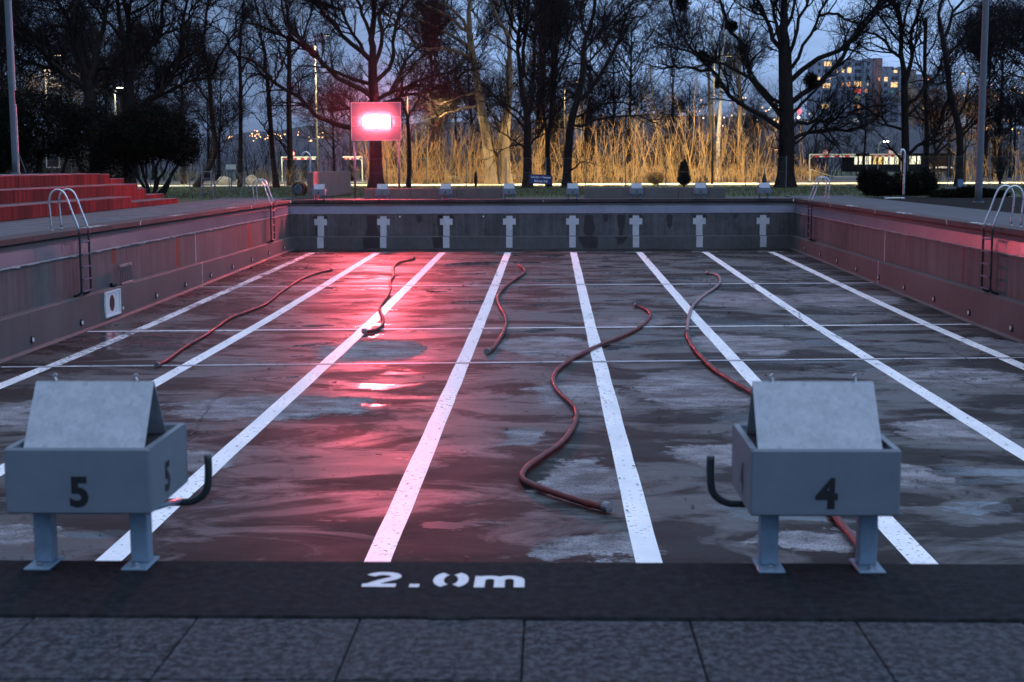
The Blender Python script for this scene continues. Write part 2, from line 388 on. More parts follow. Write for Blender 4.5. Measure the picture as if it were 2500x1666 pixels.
# ------------------------------------------------------------------ ground and deck
HX = 9.93; YN = 4.65; YF = 54.66
g = MB()
def ring(xs, ys, hole, z):
    for i in range(len(xs) - 1):
        for j in range(len(ys) - 1):
            if (i, j) in hole: continue
            x0, x1, y0, y1 = xs[i], xs[i + 1], ys[j], ys[j + 1]
            k = len(g.v); g.v += [(x0, y0, z), (x1, y0, z), (x1, y1, z), (x0, y1, z)]; g.f.append((k, k + 1, k + 2, k + 3))
ring([-1500, -10.3, 10.3, 1500], [-300, 4.2, 55.1, 2500], {(1, 1)}, -.03)
g.out('ground', M_grass, kind='structure')

d = MB()
# side decks, cast concrete, 3 cm thick sheets with real edges
d.box((10.35, 4.05, -.028), (13.0, 59.2, 0), .004)
d.box((-9.5, 54.9 + .55, -.028), (10.35, 57.0, 0), .004)
d.box((-13.7, 57.0, -.028), (-9.6, 58.9, -.002), .004)
MB().box((13.01, 30, -.06), (40, 56.2, -.012)).out('soil', plain('garden_soil', (.012, .011, .010), .95, var=.4, scale=4, bump=.8, spec=.05), kind='structure')
pool_deck = d.out('pool_deck', M_deck, kind='structure')
# near paving: slabs half a metre square
slab_me = MB().box((.002, .002, -.05), (.497, .497, 0), .003)
slab_proto = None
for j in range(5):
    for i in range(-9, 10):
        lc = (-.24 + i * .5, 4.045 - (j + 1) * .505, random.uniform(-.003, 0))
        if slab_proto is None: slab_proto = slab_me.out('paving_slab', M_slab, pool_deck, loc=lc).data
        else: inst('paving_slab', slab_proto, pool_deck, lc)
# near coping
cp = MB(); cp.box((-13.4, 4.055, -.13), (13, YN, 0), .008)
near_coping = cp.out('coping', M_coping, pool_deck)
MB().box((-.035, 4.03, -.001), (.095, 4.13, .0035)).out('repair_patch', M_coping, pool_deck)
# left deck: ribbed slab rows joined as one part (too small to pick apart at this distance)
rows = MB(); y = 4.9
while y < 57:
    for x in (-13.39, -12.67, -11.95, -11.23):
        rows.box((x, y, -.028), (x + .71, y + .49, random.uniform(-.006, 0)))
    y += .5
r_ = rows.out('deck_slab_rows', M_deckrow, pool_deck); r_['kind'] = 'stuff'
for s in (-1, 1):
    k = MB()
    yy = 4.66
    while yy < 54.6:
        y2 = min(yy + 2.48, 54.64)
        xa, xb = sorted((s * HX, s * (HX + (.57 if s < 0 else .42))))
        MB().box((xa, yy, -.12), (xb, y2, 0), .008).out('coping_stone', M_sidecoping, pool_deck)
        yy += 2.5
yy = -9.9
while yy < 9.85:
    MB().box((yy, YF, -.12), (min(yy + 2.48, 9.9), YF + .78, 0), .008).out('coping_stone', M_sidecoping, pool_deck)
    yy += 2.5

# ------------------------------------------------------------------ pool basin
def fz(y): return float(np.interp(y, [4, 31, 40, 51, 56], [-2.28, -2.22, -2.12, -1.98, -1.96]))
ys = [4.5, 8, 12, 16, 20, 24, 28, 31, 34, 37, 40, 44, 48, 51, 54.7]
v = []; f = []
xs = np.linspace(-10.1, 10.1, 9)
for yv in ys:
    for xv in xs: v.append((xv, yv, fz(yv)))
for j in range(len(ys) - 1):
    for i in range(8): f.append((j * 9 + i, j * 9 + i + 1, (j + 1) * 9 + i + 1, (j + 1) * 9 + i))
floor = link('pool_floor', v, f, M_floor, kind='structure')

def strip(name, pts, wd, m, parent, dz=.004, wob=.0, along='y'):
    # a painted strip following the floor; pts = [(x, y)...]
    vv = []; ff = []; rr = random.Random(int(abs(pts[0][0] * 100 + pts[0][1])))
    seq = []
    for (xa, ya), (xb, yb) in zip(pts[:-1], pts[1:]):
        k = max(2, int(max(abs(yb - ya), abs(xb - xa)) / .8))
        for i in range(k): seq.append((xa + (xb - xa) * i / k, ya + (yb - ya) * i / k))
    seq.append(pts[-1])
    for x, y in seq:
        for s in (-1, 1):
            o = s * wd / 2 + rr.uniform(-wob, wob)
            X, Y = (x + o, y) if along == 'y' else (x, y + o)
            vv.append((X, Y, fz(Y) + dz))
    for i in range(len(seq) - 1):
        a = i * 2; ff.append((a, a + 1, a + 3, a + 2) if along == 'y' else (a, a + 2, a + 3, a + 1))
    return link(name, vv, ff, m, parent)
for i in range(8):
    x = -8.75 + 2.5 * i
    pts = [(x, 6.7), (x, 24.6 + .063 * x)] ; sh = .0
    strip('lane_line', [(x, 6.7), (x, 20), (x, 24.9 + .063 * x)], .25, M_line, floor, .004, .006)
    strip('lane_line', [(x + (.05 if i in (0, 7) else 0), 25.06 + .063 * x), (x, 36), (x, 52.6)], .25, M_worn if i == 0 else M_line, floor, .004, .006)
    strip('lane_end_bar', [(x - .5, 52.68), (x + .5, 52.68)], .07, M_worn if i < 3 else M_line, floor, .004, 0, 'x')
sl = .063
strip('floor_joint', [(-9.8, 25.0 - sl * 9.8), (9.8, 25.0 + sl * 9.8)], .15, M_joint, floor, .008, .01, 'x')
strip('cross_line', [(-9.75, 30.24 - sl * 9.75), (9.75, 30.24 + sl * 9.75)], .13, M_line, floor, .008, .006, 'x')
strip('floor_joint', [(-9.8, 40.0 - .043 * 9.8), (9.8, 40.0 + .043 * 9.8)], .24, M_joint, floor, .008, .01, 'x')

# side walls
LIPZ = -.54; LED_Z = -1.45
def rim_sheet(s, ya, yb, root):
    # thin steel sheet, bowed and buckled along its lower edge
    ny, nz = 30, 6; rr = random.Random(int(ya * 7 + s)); ph = [rr.uniform(0, 6.3) for _ in range(4)]; vs = []; fs = []
    for j in range(nz + 1):
        t = j / nz; z = -.262 + (LIPZ + .006 + .262) * t
        for i in range(ny + 1):
            y = ya + (yb - ya) * i / ny; e = min(1, min(i, ny - i) / 3)
            rp = math.sin(y * 13 + ph[0]) * .45 + math.sin(y * 23 + ph[1]) * .3 + math.sin(y * 5.1 + ph[2]) * .5
            x = 9.992 - .034 * t - .0035 * rp * t * t * e
            vs.append((s * x, y, z))
    for j in range(nz):
        for i in range(ny):
            a = j * (ny + 1) + i; fs.append((a, a + 1, a + ny + 2, a + ny + 1) if s > 0 else (a, a + ny + 1, a + ny + 2, a + 1))
    o = link('rim_sheet', vs, fs, M_rim, root, smooth=True)
def side_wall(s):
    W = MB()
    a, b = sorted((s * 10.0, s * 10.35)); W.box((a, 4.65, -2.4), (b, 39.97, LIPZ)); W.box((a, 40.03, -2.4), (b, 54.95, LIPZ))
    root = W.out('pool_wall', M_conc, kind='structure')
    G = MB(); a, b = sorted((s * 10.03, s * 10.35)); G.box((a, 4.65, LIPZ), (b, 54.95, -.16)); G.out('gutter_wall', M_gutter, root)
    G = MB(); a, b = sorted((s * 10.09, s * 10.35)); G.box((a, 4.65, -.16), (b, 54.95, -.118)); G.out('gutter_recess', M_damp_shade, root)  # shadow line under the coping, painted dark
    for q in ((4.65, 39.97), (40.03, 54.6)):
        lo = MB(); yy = q[0]
        while yy < q[1] - .01:
            y2 = min(yy + 5, q[1]); c = .02
            x1 = s * 9.83; x2 = s * 10.0; zt = LED_Z
            vs = []
            for yv in (yy, y2):
                zb = fz(yv) - .05; vs += [(x2, yv, zb), (x1, yv, zb), (x1, yv, zt - c), (x1 + s * c, yv, zt), (x2, yv, zt + .01)]
            lo.add(vs, [(0, 1, 2, 3, 4), (9, 8, 7, 6, 5), (1, 6, 7, 2), (2, 7, 8, 3), (3, 8, 9, 4), (0, 5, 6, 1)])
            yy = y2
        lo.out('lower_ledge', M_conclow, root)
        cv = MB(); vs = []; k = 0; yl = list(np.arange(q[0], q[1], 3.0)) + [q[1]]
        for yv in yl:
            z = fz(yv); vs += [(s * 9.83, yv, z + .055), (s * 9.775, yv, z + .002)]
        cv.add(vs, [(2 * i, 2 * i + 1, 2 * i + 3, 2 * i + 2) for i in range(len(yl) - 1)])
        cv.out('cove_fillet', M_conclow, root)
    MB().box((min(s * 9.99, s * 10.03), 39.965, LED_Z), (max(s * 9.99, s * 10.03), 40.035, LIPZ)).out('joint_cover', M_joint, root)
    MB().box((min(s * 9.82, s * 9.9), 40.0 - .03, -2.12), (max(s * 9.82, s * 9.9), 40.03, LED_Z)).out('joint_cover', M_joint, root)
    # steel rim sheets, 2.5 m each
    yy = 4.9
    while yy < 54.5:
        y2 = min(yy + 2.494, 54.64)
        rim_sheet(s, yy, y2, root)
        p = MB(); a, b = sorted((s * 9.978, s * 10.06)); p.box((a, yy, -.262), (b, y2, -.245), .003); p.out('rim_edge', M_rim, root)
        yy += 2.5
    # ragged mortar lip below the sheets
    rr = random.Random(5 + s); lip = MB(); yy = 4.9
    while yy < 54.55:
        dl = rr.uniform(.15, .4); h = rr.choice([.012, .018, .03]) * rr.uniform(.7, 1.4) * (1.0 if s < 0 else .5) + .008
        a, b = sorted((s * (9.962 - rr.uniform(0, .012)), s * 10.0)); lip.box((a, yy, LIPZ - h), (b, min(yy + dl, 54.6), LIPZ + .004)); yy += dl
    lip.out('mortar_lip', M_lip, root)
    for yv in np.arange(26.7 - 2.9 * 6, 54, 2.88):
        if s > 0: yv -= 1.1
        if yv > 53.4 or yv < 8: continue
        z = fz(yv) + .22
        MB().tube([(s * 9.835, yv, z), (s * 9.80, yv, z)], .075, 12).out('inlet_nozzle', M_black, root)
        MB().tube([(s * 9.80, yv, z), (s * 9.79, yv, z)], .045, 10).out('nozzle_cap', M_white, root)
    return root
wl = side_wall(-1); wr = side_wall(1)
def streak(x, y, z0, z1, w0, w1, root, s):
    n = 8; rr = random.Random(int(y * 10)); vs = []
    for i in range(n + 1):
        t = i / n; h = (w0 + (w1 - w0) * t) / 2 * rr.uniform(.8, 1.15); z = z0 + (z1 - z0) * t
        vs += [(x, y - h, z), (x, y + h, z)]
    link('rust_streak', vs, [(2 * i, 2 * i + 1, 2 * i + 3, 2 * i + 2) for i in range(n)], M_rust, root)
for y, z1, w0, w1 in ((32.4, -.93, .28, .36), (38.05, -1.43, .3, .42), (47.3, -1.43, .4, .6)): streak(-9.996, y, -.57, z1, w0, w1, wl, -1)
for y, z1, w0, w1 in ((37.5, -1.0, .16, .05), (32.42, -1.42, .18, .07), (31.7, -.8, .1, .05)): streak(9.996, y, -.57, z1, w0, w1, wr, 1)
# wall-mounted outlet plate with a round hole, left wall
o = MB()
y0, y1, z0, z1 = 31.08, 32.2, -2.09, -1.5; cy, cz, cr_ = 31.62, -1.79, .19
X = -9.825
outer = []
for k in range(24):
    a = 2 * PI * k / 24; c, s_ = math.cos(a), math.sin(a); q = min(.56 / max(abs(c), 1e-6), .295 / max(abs(s_), 1e-6)); outer.append((cy + c * q, cz + s_ * q))
vs = [(X, a, b) for a, b in outer] + [(X, cy + cr_ * math.cos(2 * PI * k / 24), cz + cr_ * math.sin(2 * PI * k / 24)) for k in range(24)] + [(X - .0, cy + cr_ * math.cos(2 * PI * k / 24), cz + cr_ * math.sin(2 * PI * k / 24)) for k in range(24)]
fs = [(k, (k + 1) % 24, 24 + (k + 1) % 24, 24 + k) for k in range(24)]
plate = link('outlet_plate', vs[:48], fs, M_white, wl)
MB().box((X, y0, z1 - .035), (X + .03, y1, z1)).box((X, y0, z0), (X + .03, y1, z0 + .035)).box((X, y0, z0 + .035), (X + .03, y0 + .05, z1 - .035)).box((X, y1 - .05, z0 + .035), (X + .03, y1, z1 - .035)).out('outlet_frame', M_white, wl)
MB().tube([(X - .004, cy, cz), (X - .002, cy, cz)], cr_ * .99, 24).out('outlet_hole', M_black, wl)

# far wall
fwm = MB().box((-10.35, YF + .03, -2.4), (10.35, YF + .35, LIPZ))
fw = fwm.out('pool_wall', M_conc, kind='structure')
YL = YF - .14
lo = MB(); c = .02; vs = []
for xv in (-9.84, 9.84): vs += [(xv, YF + .03, -2.1), (xv, YL, -2.1), (xv, YL, LED_Z - c), (xv, YL + c, LED_Z), (xv, YF + .03, LED_Z + .01)]
lo.add(vs, [(0, 1, 2, 3, 4), (9, 8, 7, 6, 5), (1, 6, 7, 2), (2, 7, 8, 3), (3, 8, 9, 4), (0, 5, 6, 1)]).out('lower_ledge', M_conclow, fw)
MB().box((-10.3, YF + .06, LIPZ), (10.3, YF + .35, -.16)).out('gutter_wall', M_gutter, fw)
MB().box((-10.3, YF + .12, -.16), (10.3, YF + .35, -.118)).out('gutter_recess', M_damp_shade, fw)  # gutter shadow put into the dark colour here too
for i in range(8):
    x0 = -10.0 + i * 2.5; MB().box((x0 + .003, YF + .012, LIPZ + .008), (x0 + 2.494, YF + .07, -.262)).out('rim_sheet', M_farrim, fw)
    MB().box((x0 + .003, YF + .0, -.262), (x0 + 2.494, YF + .07, -.245), .003).out('rim_edge', M_rim, fw)
MB().box((-10, YF + .008, LIPZ - .014), (10, YF + .04, LIPZ + .006)).out('mortar_lip', M_lip, fw)
def cross(x):
    r = MB(); y = YF + .026; d_ = (0, .004, 0)
    a, b = .125, .25
    pts = [(x - a, -1.45), (x + a, -1.45), (x + a, -1.0), (x + b, -1.0), (x + b, -.755), (x + a, -.755), (x + a, -.65), (x - a, -.65), (x - a, -.755), (x - b, -.755), (x - b, -1.0), (x - a, -1.0)]
    r.poly([(p, y, q) for p, q in pts], d_).out('lane_marker', M_paint, fw)
    MB().box((x - a, YL - .004, -1.90), (x + a, YL - .0005, -1.462)).out('lane_marker_foot', M_paint, fw)
for i in range(8): cross(-8.75 + 2.5 * i)
def blot(pts, y):
    rr = random.Random(len(pts)); P = []
    for (x0, z0), (x1, z1) in zip(pts, pts[1:] + pts[:1]):
        for t in (0, .33, .66): P.append((x0 + (x1 - x0) * t + rr.uniform(-.02, .02), y, z0 + (z1 - z0) * t + rr.uniform(-.02, .02)))
    MB().poly(P, (0, .003, 0)).out('damp_stain', M_damp_shade, fw)
def X6(x): return -8.75 + (x - 570) / 193
def X7(x): return -1.25 + (x - 138) / 193
def Z6(z): return -(z - 272) / 193
ya = YF + .0265; yb = YL - .003
blot([(X6(925), -.62), (X6(1008), -.62), (X6(1003), -1.1), (X6(1030), -1.44), (X6(905), -1.44), (X6(925), -1.2)], ya)
blot([(X6(893), -1.47), (X6(1045), -1.47), (X6(1040), -1.92), (X6(900), -1.92)], yb)
blot([(X6(1462), -.62), (X6(1500), -.62), (X6(1512), -1.44), (X6(1475), -1.44), (X6(1470), -1.1)], ya)
blot([(X6(1425), -1.47), (X6(1512), -1.47), (X6(1512), -1.92), (X6(1440), -1.92)], yb)
blot([(X7(715), -.66), (X7(740), -.6), (X7(775), -.64), (X7(782), -.95), (X7(795), -1.2), (X7(770), -1.44), (X7(720), -1.44), (X7(700), -1.2), (X7(712), -.9)], ya)
blot([(X7(665), -1.47), (X7(815), -1.47), (X7(805), -1.92), (X7(700), -1.92), (X7(680), -1.7)], yb)
blot([(X7(965), -.62), (X7(1022), -.62), (X7(1026), -1.0), (X7(1008), -1.2), (X7(1005), -1.44), (X7(968), -1.44), (X7(975), -1.2), (X7(960), -.95)], ya)
blot([(X7(945), -1.47), (X7(1040), -1.47), (X7(1005), -1.75), (X7(965), -1.8)], yb)
blot([(X7(850), -.62), (X7(893), -.62), (X7(888), -.85), (X7(875), -.96), (X7(860), -.85)], ya)
blot([(X7(1335), -.66), (X7(1360), -.6), (X7(1382), -.66), (X7(1380), -1.0), (X7(1358), -1.2), (X7(1340), -1.0)], ya)
blot([(X7(1842), -.62), (X7(1872), -.62), (X7(1868), -.75), (X7(1850), -.78)], ya)
blot([(X6(1305), -.62), (X6(1350), -.62), (X6(1345), -.85), (X6(1325), -.96), (X6(1312), -.85)], ya)
for xx in (X6(570), X6(1537), X7(1103), X7(1587)):
    for s in (-1, 1): blot([(xx + s * .13, -.6), (xx + s * .3, -.68), (xx + s * .28, -.8), (xx + s * .255, -.76), (xx + s * .13, -.75)], ya)
blot([(X6(525), -1.0), (X6(545), -1.0), (X6(545), -1.42), (X6(525), -1.42)], ya)
for xx in (X6(1180), X6(1820 + 0) , ):
    MB().tube([(xx, YF + .03, -.67), (xx, YF + .0, -.67)], .07, 12).out('inlet_nozzle', M_black, fw)
    MB().tube([(xx, YF + .0, -.67), (xx, YF - .01, -.67)], .04, 10).out('nozzle_cap', M_white, fw)
# near wall (under the camera's edge)
nw = MB().box((-10.35, 4.3, -2.4), (10.35, 4.72, -.131)).out('pool_wall', M_conc, kind='structure')
# debris washed along the floor
rr = np.random.RandomState(3); n = 8000
px = rr.uniform(-9.7, 9.7, n); py = rr.uniform(9, 54, n)
k = rr.rand(n) < .18; px[k] = -9.75 + np.abs(rr.normal(0, .9, k.sum())); k2 = (rr.rand(n) < .10) & ~k; px[k2] = rr.normal(-9, .8, k2.sum()).clip(-9.75, 9); py[k2] = rr.uniform(40, 54, k2.sum())
for cx in range(40):
    a, b = rr.uniform(-8, 9), rr.uniform(12, 50); q = rr.randint(0, n, 25); px[q] = a + rr.normal(0, .35, 25); py[q] = b + rr.normal(0, .35, 25)
px = px.clip(-9.7, 9.7); py = py.clip(8, 54)
sz = rr.uniform(.008, .028, n) * (1 + (rr.rand(n) < .06) * 1.0) * np.interp(py, [9, 50], [.8, 1.6]); an = rr.uniform(0, PI, n)
pz = np.interp(py, [4, 31, 40, 51, 56], [-2.28, -2.22, -2.12, -1.98, -1.96]) + .011
c, s = np.cos(an), np.sin(an); quad = []
for (a, b, h) in ((-1, -.4, 0), (1, -.35, .5), (.8, .4, .1), (-.9, .35, .6)):
    quad.append(np.stack([px + sz * (a * c - b * s), py + sz * (a * s + b * c), pz + h * sz * .5], 1))
vq = np.stack(quad, 1).reshape(-1, 3); fq = np.arange(n * 4).reshape(-1, 4)
M_litter = plain('leaf_litter', (.03, .022, .016), .8, var=.3, bump=0)
inst('leaf_litter', np_mesh('leaf_litter', [(vq, fq)], M_litter, False), kind='stuff')

# ------------------------------------------------------------------ lettering on the coping
def ribbon(mb, pts, wx, wy, z):
    # stroke with a calligraphic width: wx across x, wy across y
    P = [Vector((a, b, 0)) for a, b in pts]; L = []; R = []
    for i, p in enumerate(P):
        t = (P[min(i + 1, len(P) - 1)] - P[max(i - 1, 0)]).normalized(); nn = Vector((-t.y, t.x, 0))
        hw = .5 * math.hypot(wx * nn.x, wy * nn.y); L.append((p.x + nn.x * hw, p.y + nn.y * hw, z)); R.append((p.x - nn.x * hw, p.y - nn.y * hw, z))
    k = len(P); mb.add(L + R, [(i, k + i, k + i + 1, i + 1) for i in range(k - 1)])
def depth_mark(x, y, w_, h_, rz, parent, z=.003, part='depth_lettering'):
    # stencilled 2.0m in a unit frame, w_ wide and h_ deep
    mb = MB(); W = w_; H = h_; sx = W / 5.2
    def T(px_, py_): return (px_ * sx, py_ * H)
    arc = lambda cx, cy, rx, ry, a0, a1, n=12: [T(cx + rx * math.cos(math.radians(a0 + (a1 - a0) * i / n)), cy + ry * math.sin(math.radians(a0 + (a1 - a0) * i / n))) for i in range(n + 1)]
    wx, wy = .34 * sx, .21 * H
    ribbon(mb, arc(.62, .70, .42, .20, 165, -35, 12) + [T(.62, .40), T(.24, .12)], wx, wy, z)
    ribbon(mb, [T(.04, .10), T(1.12, .10)], wx, wy, z + .0005)
    ribbon(mb, [T(1.55, .10), T(1.87, .10)], wx, .2 * H, z)
    ribbon(mb, arc(2.74, .5, .30, .40, 105, 255), wx, wy, z); ribbon(mb, arc(2.94, .5, .30, .40, 75, -75), wx, wy, z)
    ribbon(mb, [T(3.78, 0), T(3.78, .74)], wx, wy, z); ribbon(mb, arc(4.10, .44, .32, .22, 165, 15) + [T(4.42, 0)], wx, wy, z + .0005); ribbon(mb, arc(4.73, .44, .32, .22, 165, 15) + [T(5.05, 0)], wx, wy, z + .001)
    o = mb.out(part, M_mark, parent, loc=(x, y, 0)); o.rotation_euler.z = rz
    return o
M_mark = plain('stencil_white', (.60, .62, .66), .6, var=.12, scale=30, bump=0)
depth_mark(-.283, 4.345, .535, .165, 0, near_coping)
for yv in (24.3, 31.2, 38.4, 45.0): depth_mark(-10.15, yv + .6, 1.2, .26, -PI / 2, pool_deck)
for yv in (31.6, 38.4, 45.0): depth_mark(10.2, yv - .6, 1.2, .26, PI / 2, pool_deck)
def edge_tick(s, yv):
    mb = MB(); x = s * (HX - .002)
    mb.poly([(x, yv, -.115), (x, yv + .05, -.115), (x, yv + .05, -.03), (x, yv + .16, -.004), (x, yv + .10, -.004), (x, yv, -.035)], (-s * .003, 0, 0)).out('edge_tick', M_mark, pool_deck)
for yv in (34.4, 47.4): edge_tick(-1, yv)
for yv in (33.6, 41.0, 47.5): edge_tick(1, yv)

# ------------------------------------------------------------------ starting blocks
LEG_ME = None
def block_parts(root, num):
    W = .247
    b = MB(); t = .022; z0, z1 = .205, .43
    # open tray: four walls and a floor, front wall towards -y
    b.box((-W, 0, z0), (W, t, z1), .006); b.box((-W, .46, z0), (W, .46 + t, z1), .006)
    b.box((-W + .001, t, z0 + .003), (-W + t, .46, z1 - .001)); b.box((W - t, t, z0 + .003), (W - .001, .46, z1 - .001))
    b.box((-W + t, t, z0 + .02), (W - t, .46, z0 + .05))
    b.out('block_box', M_box, root)
    MB().box((-W + t + .002, t + .002, z0 + .3 * .45), (W - t - .002, .458, z1 - .018)).out('box_lid', M_boxin, root)
    # folded cover standing in the tray like a little roof
    p = MB(); th = .006
    xa, xb, xc, xd = -.205, .205, -.208, .208
    ya_, yr, yb_ = .075, .235, .375; za, zr = .395, .618
    p.poly([(-.212, ya_, za), (.205, ya_, za), (.203, yr, zr), (-.213, yr, zr)], (0, .006, .004)).out('cover_plate', M_galv, root)
    MB().poly([(-.212, yb_, za), (-.212, yr + .008, zr), (.203, yr + .008, zr), (.205, yb_, za)], (0, -.006, .003)).out('cover_plate', M_galv, root)
    MB().box((-.18, ya_ + .03, za - .005), (.195, yb_ - .03, za + .002)).out('cover_base', M_boxin, root)
    for x in (-.145, .14):
        MB().tube(smooth_path([(x, yr, zr - .012), (x + .002, yr + .004, zr + .008), (x - .006, yr + .004, zr + .02), (x + .004, yr + .004, zr + .028)], 3), .005, 6).out('cover_hook', M_steel, root)
    for s in (-.165, .170):
        l = MB(); l.box((s - .031, .10, .008), (s + .031, .16, .204), .004); l.out('leg', M_leg, root)
        MB().box((s - .045, .03, 0), (s + .045, .19, .008), .002).out('foot_plate', M_leg, root)
        MB().tube([(s, .06, .008), (s, .06, .018)], .011, 6).tube([(s, .06, .018), (s, .06, .026)], .005, 6).out('anchor_bolt', M_steel, root)
        MB().poly([(s - .02, .155, .204), (s - .02, .155, .15), (s - .02, .30, .204)], (.04, 0, 0)).out('leg_brace', M_leg, root)
    bar = smooth_path([(-.325, .47, .31), (-.325, .47, .24), (-.315, .47, .175), (-.27, .47, .137), (-.2, .47, .13), (0, .47, .13), (.2, .47, .13), (.27, .47, .137), (.315, .47, .175), (.325, .47, .24), (.325, .47, .31)], 4)
    MB().tube(bar, .0145, 10).out('hand_bar', M_barm, root, smooth=True)
    for s in (-.165, .17): MB().tube([(s + .035, .14, .19), (s + .045, .47, .137)], .011, 8).out('bar_arm', M_leg, root, smooth=True)
    for rot, loc in (((PI / 2, 0, 0), (0.005, -.001, .277)), ((PI / 2, 0, PI), (0, .4835, .277)), ((PI / 2, 0, PI / 2), (W + .0005, .21, .285)), ((PI / 2, 0, -PI / 2), (-W - .0005, .21, .285))):
        text('lane_number', num, .138, M_digit, root, loc, rot, 0, 1.0, .04)
M_barm = plain('dark_hand_bar', (.035, .045, .05), .4, metal=.3, var=.1, bump=0)
def start_block(x, y, num, near):
    far_lab = {'8': 'starting block numbered 8 at the far edge before the tall concrete partition', '7': 'starting block numbered 7 at the far pool edge, beside the end of the low wall', '6': 'starting block numbered 6 at the far edge, third from the left in its row', '5': 'starting block numbered 5 at the far pool edge, small and distant', '4': 'starting block numbered 4 at the far pool edge, in front of the slanted tree', '3': 'starting block numbered 3 at the far edge, third from the right in its row', '2': 'starting block numbered 2 at the far edge, near the right end of the low wall', '1': 'starting block numbered 1, rightmost of the far row before the great tree'}
    lab = 'large blurred starting block numbered %s on the near coping at %s' % (num, 'left' if num == '5' else 'right') if near else far_lab[num]
    r = thing('starting_block', lab, 'starting block', (x, y, 0), 'starting blocks at the pool ends', 0 if near else PI)
    block_parts(r, num)
start_block(-1.25, 4.49, '5', True); start_block(1.25, 4.49, '4', True)
for i in range(8): start_block(-8.75 + 2.5 * i, YF + .16, str(8 - i), False)

# ------------------------------------------------------------------ pool ladders
M_darkrail = plain('dark_lower_rail', (.018, .020, .024), .45, metal=.2, var=.2, bump=0)  # lower part of each rail has its own darker colour
M_tread = plain('ladder_tread', (.06, .06, .11), .5, var=.1, bump=.05)
def ladder(s, y, lab):
    r = thing('pool_ladder', lab, 'ladder', (s * 10.37, y, 0), 'steel pool ladders')
    pr = [(0, 0), (-.02, .35), (-.03, .62), (.03, .80), (.16, .87), (.28, .82), (.36, .68), (.46, .38), (.575, .05), (.59, -.2), (.59, -.7), (.59, -1.25), (.56, -1.37), (.46, -1.42), (.41, -1.425)]
    for d_ in (-.30, .30):
        PP = smooth_path([(-s * a, d_, b) for a, b in pr], 4); ku = [i for i, q in enumerate(PP) if i > 20 and q.z < .04][0]
        MB().tube(PP[:ku + 1], .023, 10).out('rail', M_steel, r, smooth=True); MB().tube(PP[ku:], .0235, 10).out('lower_rail', M_darkrail, r, smooth=True)
        MB().tube([(0, d_, 0), (0, d_, .012)], .045, 12).out('rail_flange', M_steel, r)
    for z in (-.26, -.53, -.80, -1.07, -1.33):
        a, b = sorted((-s * .55, -s * .64)); MB().box((a, -.278, z - .018), (b, .278, z + .012), .004).out('tread', M_tread, r)
ladder(-1, 29.75, 'steel pool ladder on the left wall beside the round outlet plate')
ladder(-1, 50.25, 'small steel pool ladder in the red light at the far left wall')
ladder(1, 30.0, 'steel pool ladder cut by the right picture edge, on the right wall')
ladder(1, 50.4, 'small steel pool ladder at the far end of the right wall')

# loose grating leaning on the left ledge
r = thing('lattice_grating', 'small steel grating with upright bars leaning on the left pool ledge above the outlet plate', 'grating', (-9.84, 32.85, LED_Z))
for y0, y1, z in ((-.52, .42, .46), (-.42, .52, .03)): MB().box((-.03, y0, z - .03), (.01, y1, z + .03), .004).out('grating_rail', M_steel, r)
for i in range(6):
    a = -.48 + i * .17; MB().tube([(-.01, a, .44), (-.01, a + .1, .04)], .014, 6).out('grating_bar', M_darkpole, r)
tag(MB().tube([(-9.92, 31.9, LED_Z + .055), (-9.86, 32.0, LED_Z + .055)], .055, 10).out('pipe_plug', M_black), 'small round black plug lying on the ledge left of the leaning grating', 'plug')

# ------------------------------------------------------------------ hoses
HOSES = {
'a': [(-6.72,24.37),(-6.73,25.08),(-6.87,26.8),(-6.92,28.56),(-7.04,30.24),(-7.12,31.87),(-7.0,33.16),(-6.9,34.75),(-7.09,38.09),(-7.2,41.38),(-7.03,43.53),(-6.75,44.6)],
'b': [(-3.62,29.21),(-3.44,29.51),(-3.4,30.62),(-3.58,32.01),(-3.83,33.58),(-3.93,35.02),(-3.99,36.8),(-4.18,38.88),(-4.4,40.8),(-4.48,42.45),(-4.8,45.2),(-4.87,47.23),(-4.66,48.12),(-4.49,49.05)],
'c': [(-0.85,26.05),(-0.76,26.6),(-0.7,27.63),(-0.64,29.19),(-0.64,30.77),(-0.72,32.41),(-0.87,33.83),(-1.0,35.49),(-1.02,37.09),(-0.91,39.2),(-0.68,41.41),(-0.48,43.1),(-0.46,44.31),(-0.7,46.44)],
'd': [(0.93,14.13),(0.69,14.39),(0.42,14.75),(0.15,15.15),(0.02,15.51),(0.06,16.02),(0.24,16.67),(0.46,17.4),(0.62,18.26),(0.72,19.36),(0.69,20.23),(0.52,21.18),(0.41,22.22),(0.42,23.22),(0.55,24.22),(0.89,25.64),(1.35,27.1),(1.85,28.45),(2.31,30.02),(2.66,31.79),(2.73,32.9),(2.64,33.71),(2.49,34.17)],
'e1': [(5.29,43.14),(5.51,42.55),(5.33,40.37),(4.91,38.39),(4.4,36.47),(3.9,34.16),(3.56,31.79),(3.24,29.02)],
'e2': [(3.24,29.02),(3.16,27.62),(3.14,25.75),(3.2,23.86),(3.33,22.54),(3.51,21.31),(3.69,19.54),(3.61,17.16),(3.37,15.08),(3.25,13.77),(3.25,13.0),(3.24,12.39),(3.2,11.6)]}
M_hose = plain('red_hose_rubber', (.10, .014, .014), .55, var=.15, scale=3, bump=.03)
M_coup = plain('coupling_alloy', (.20, .21, .23), .4, metal=.6, var=.15, bump=0)
M_hosepale = plain('pale_hose_rubber', (.22, .15, .16), .5, var=.15, scale=3, bump=.03)
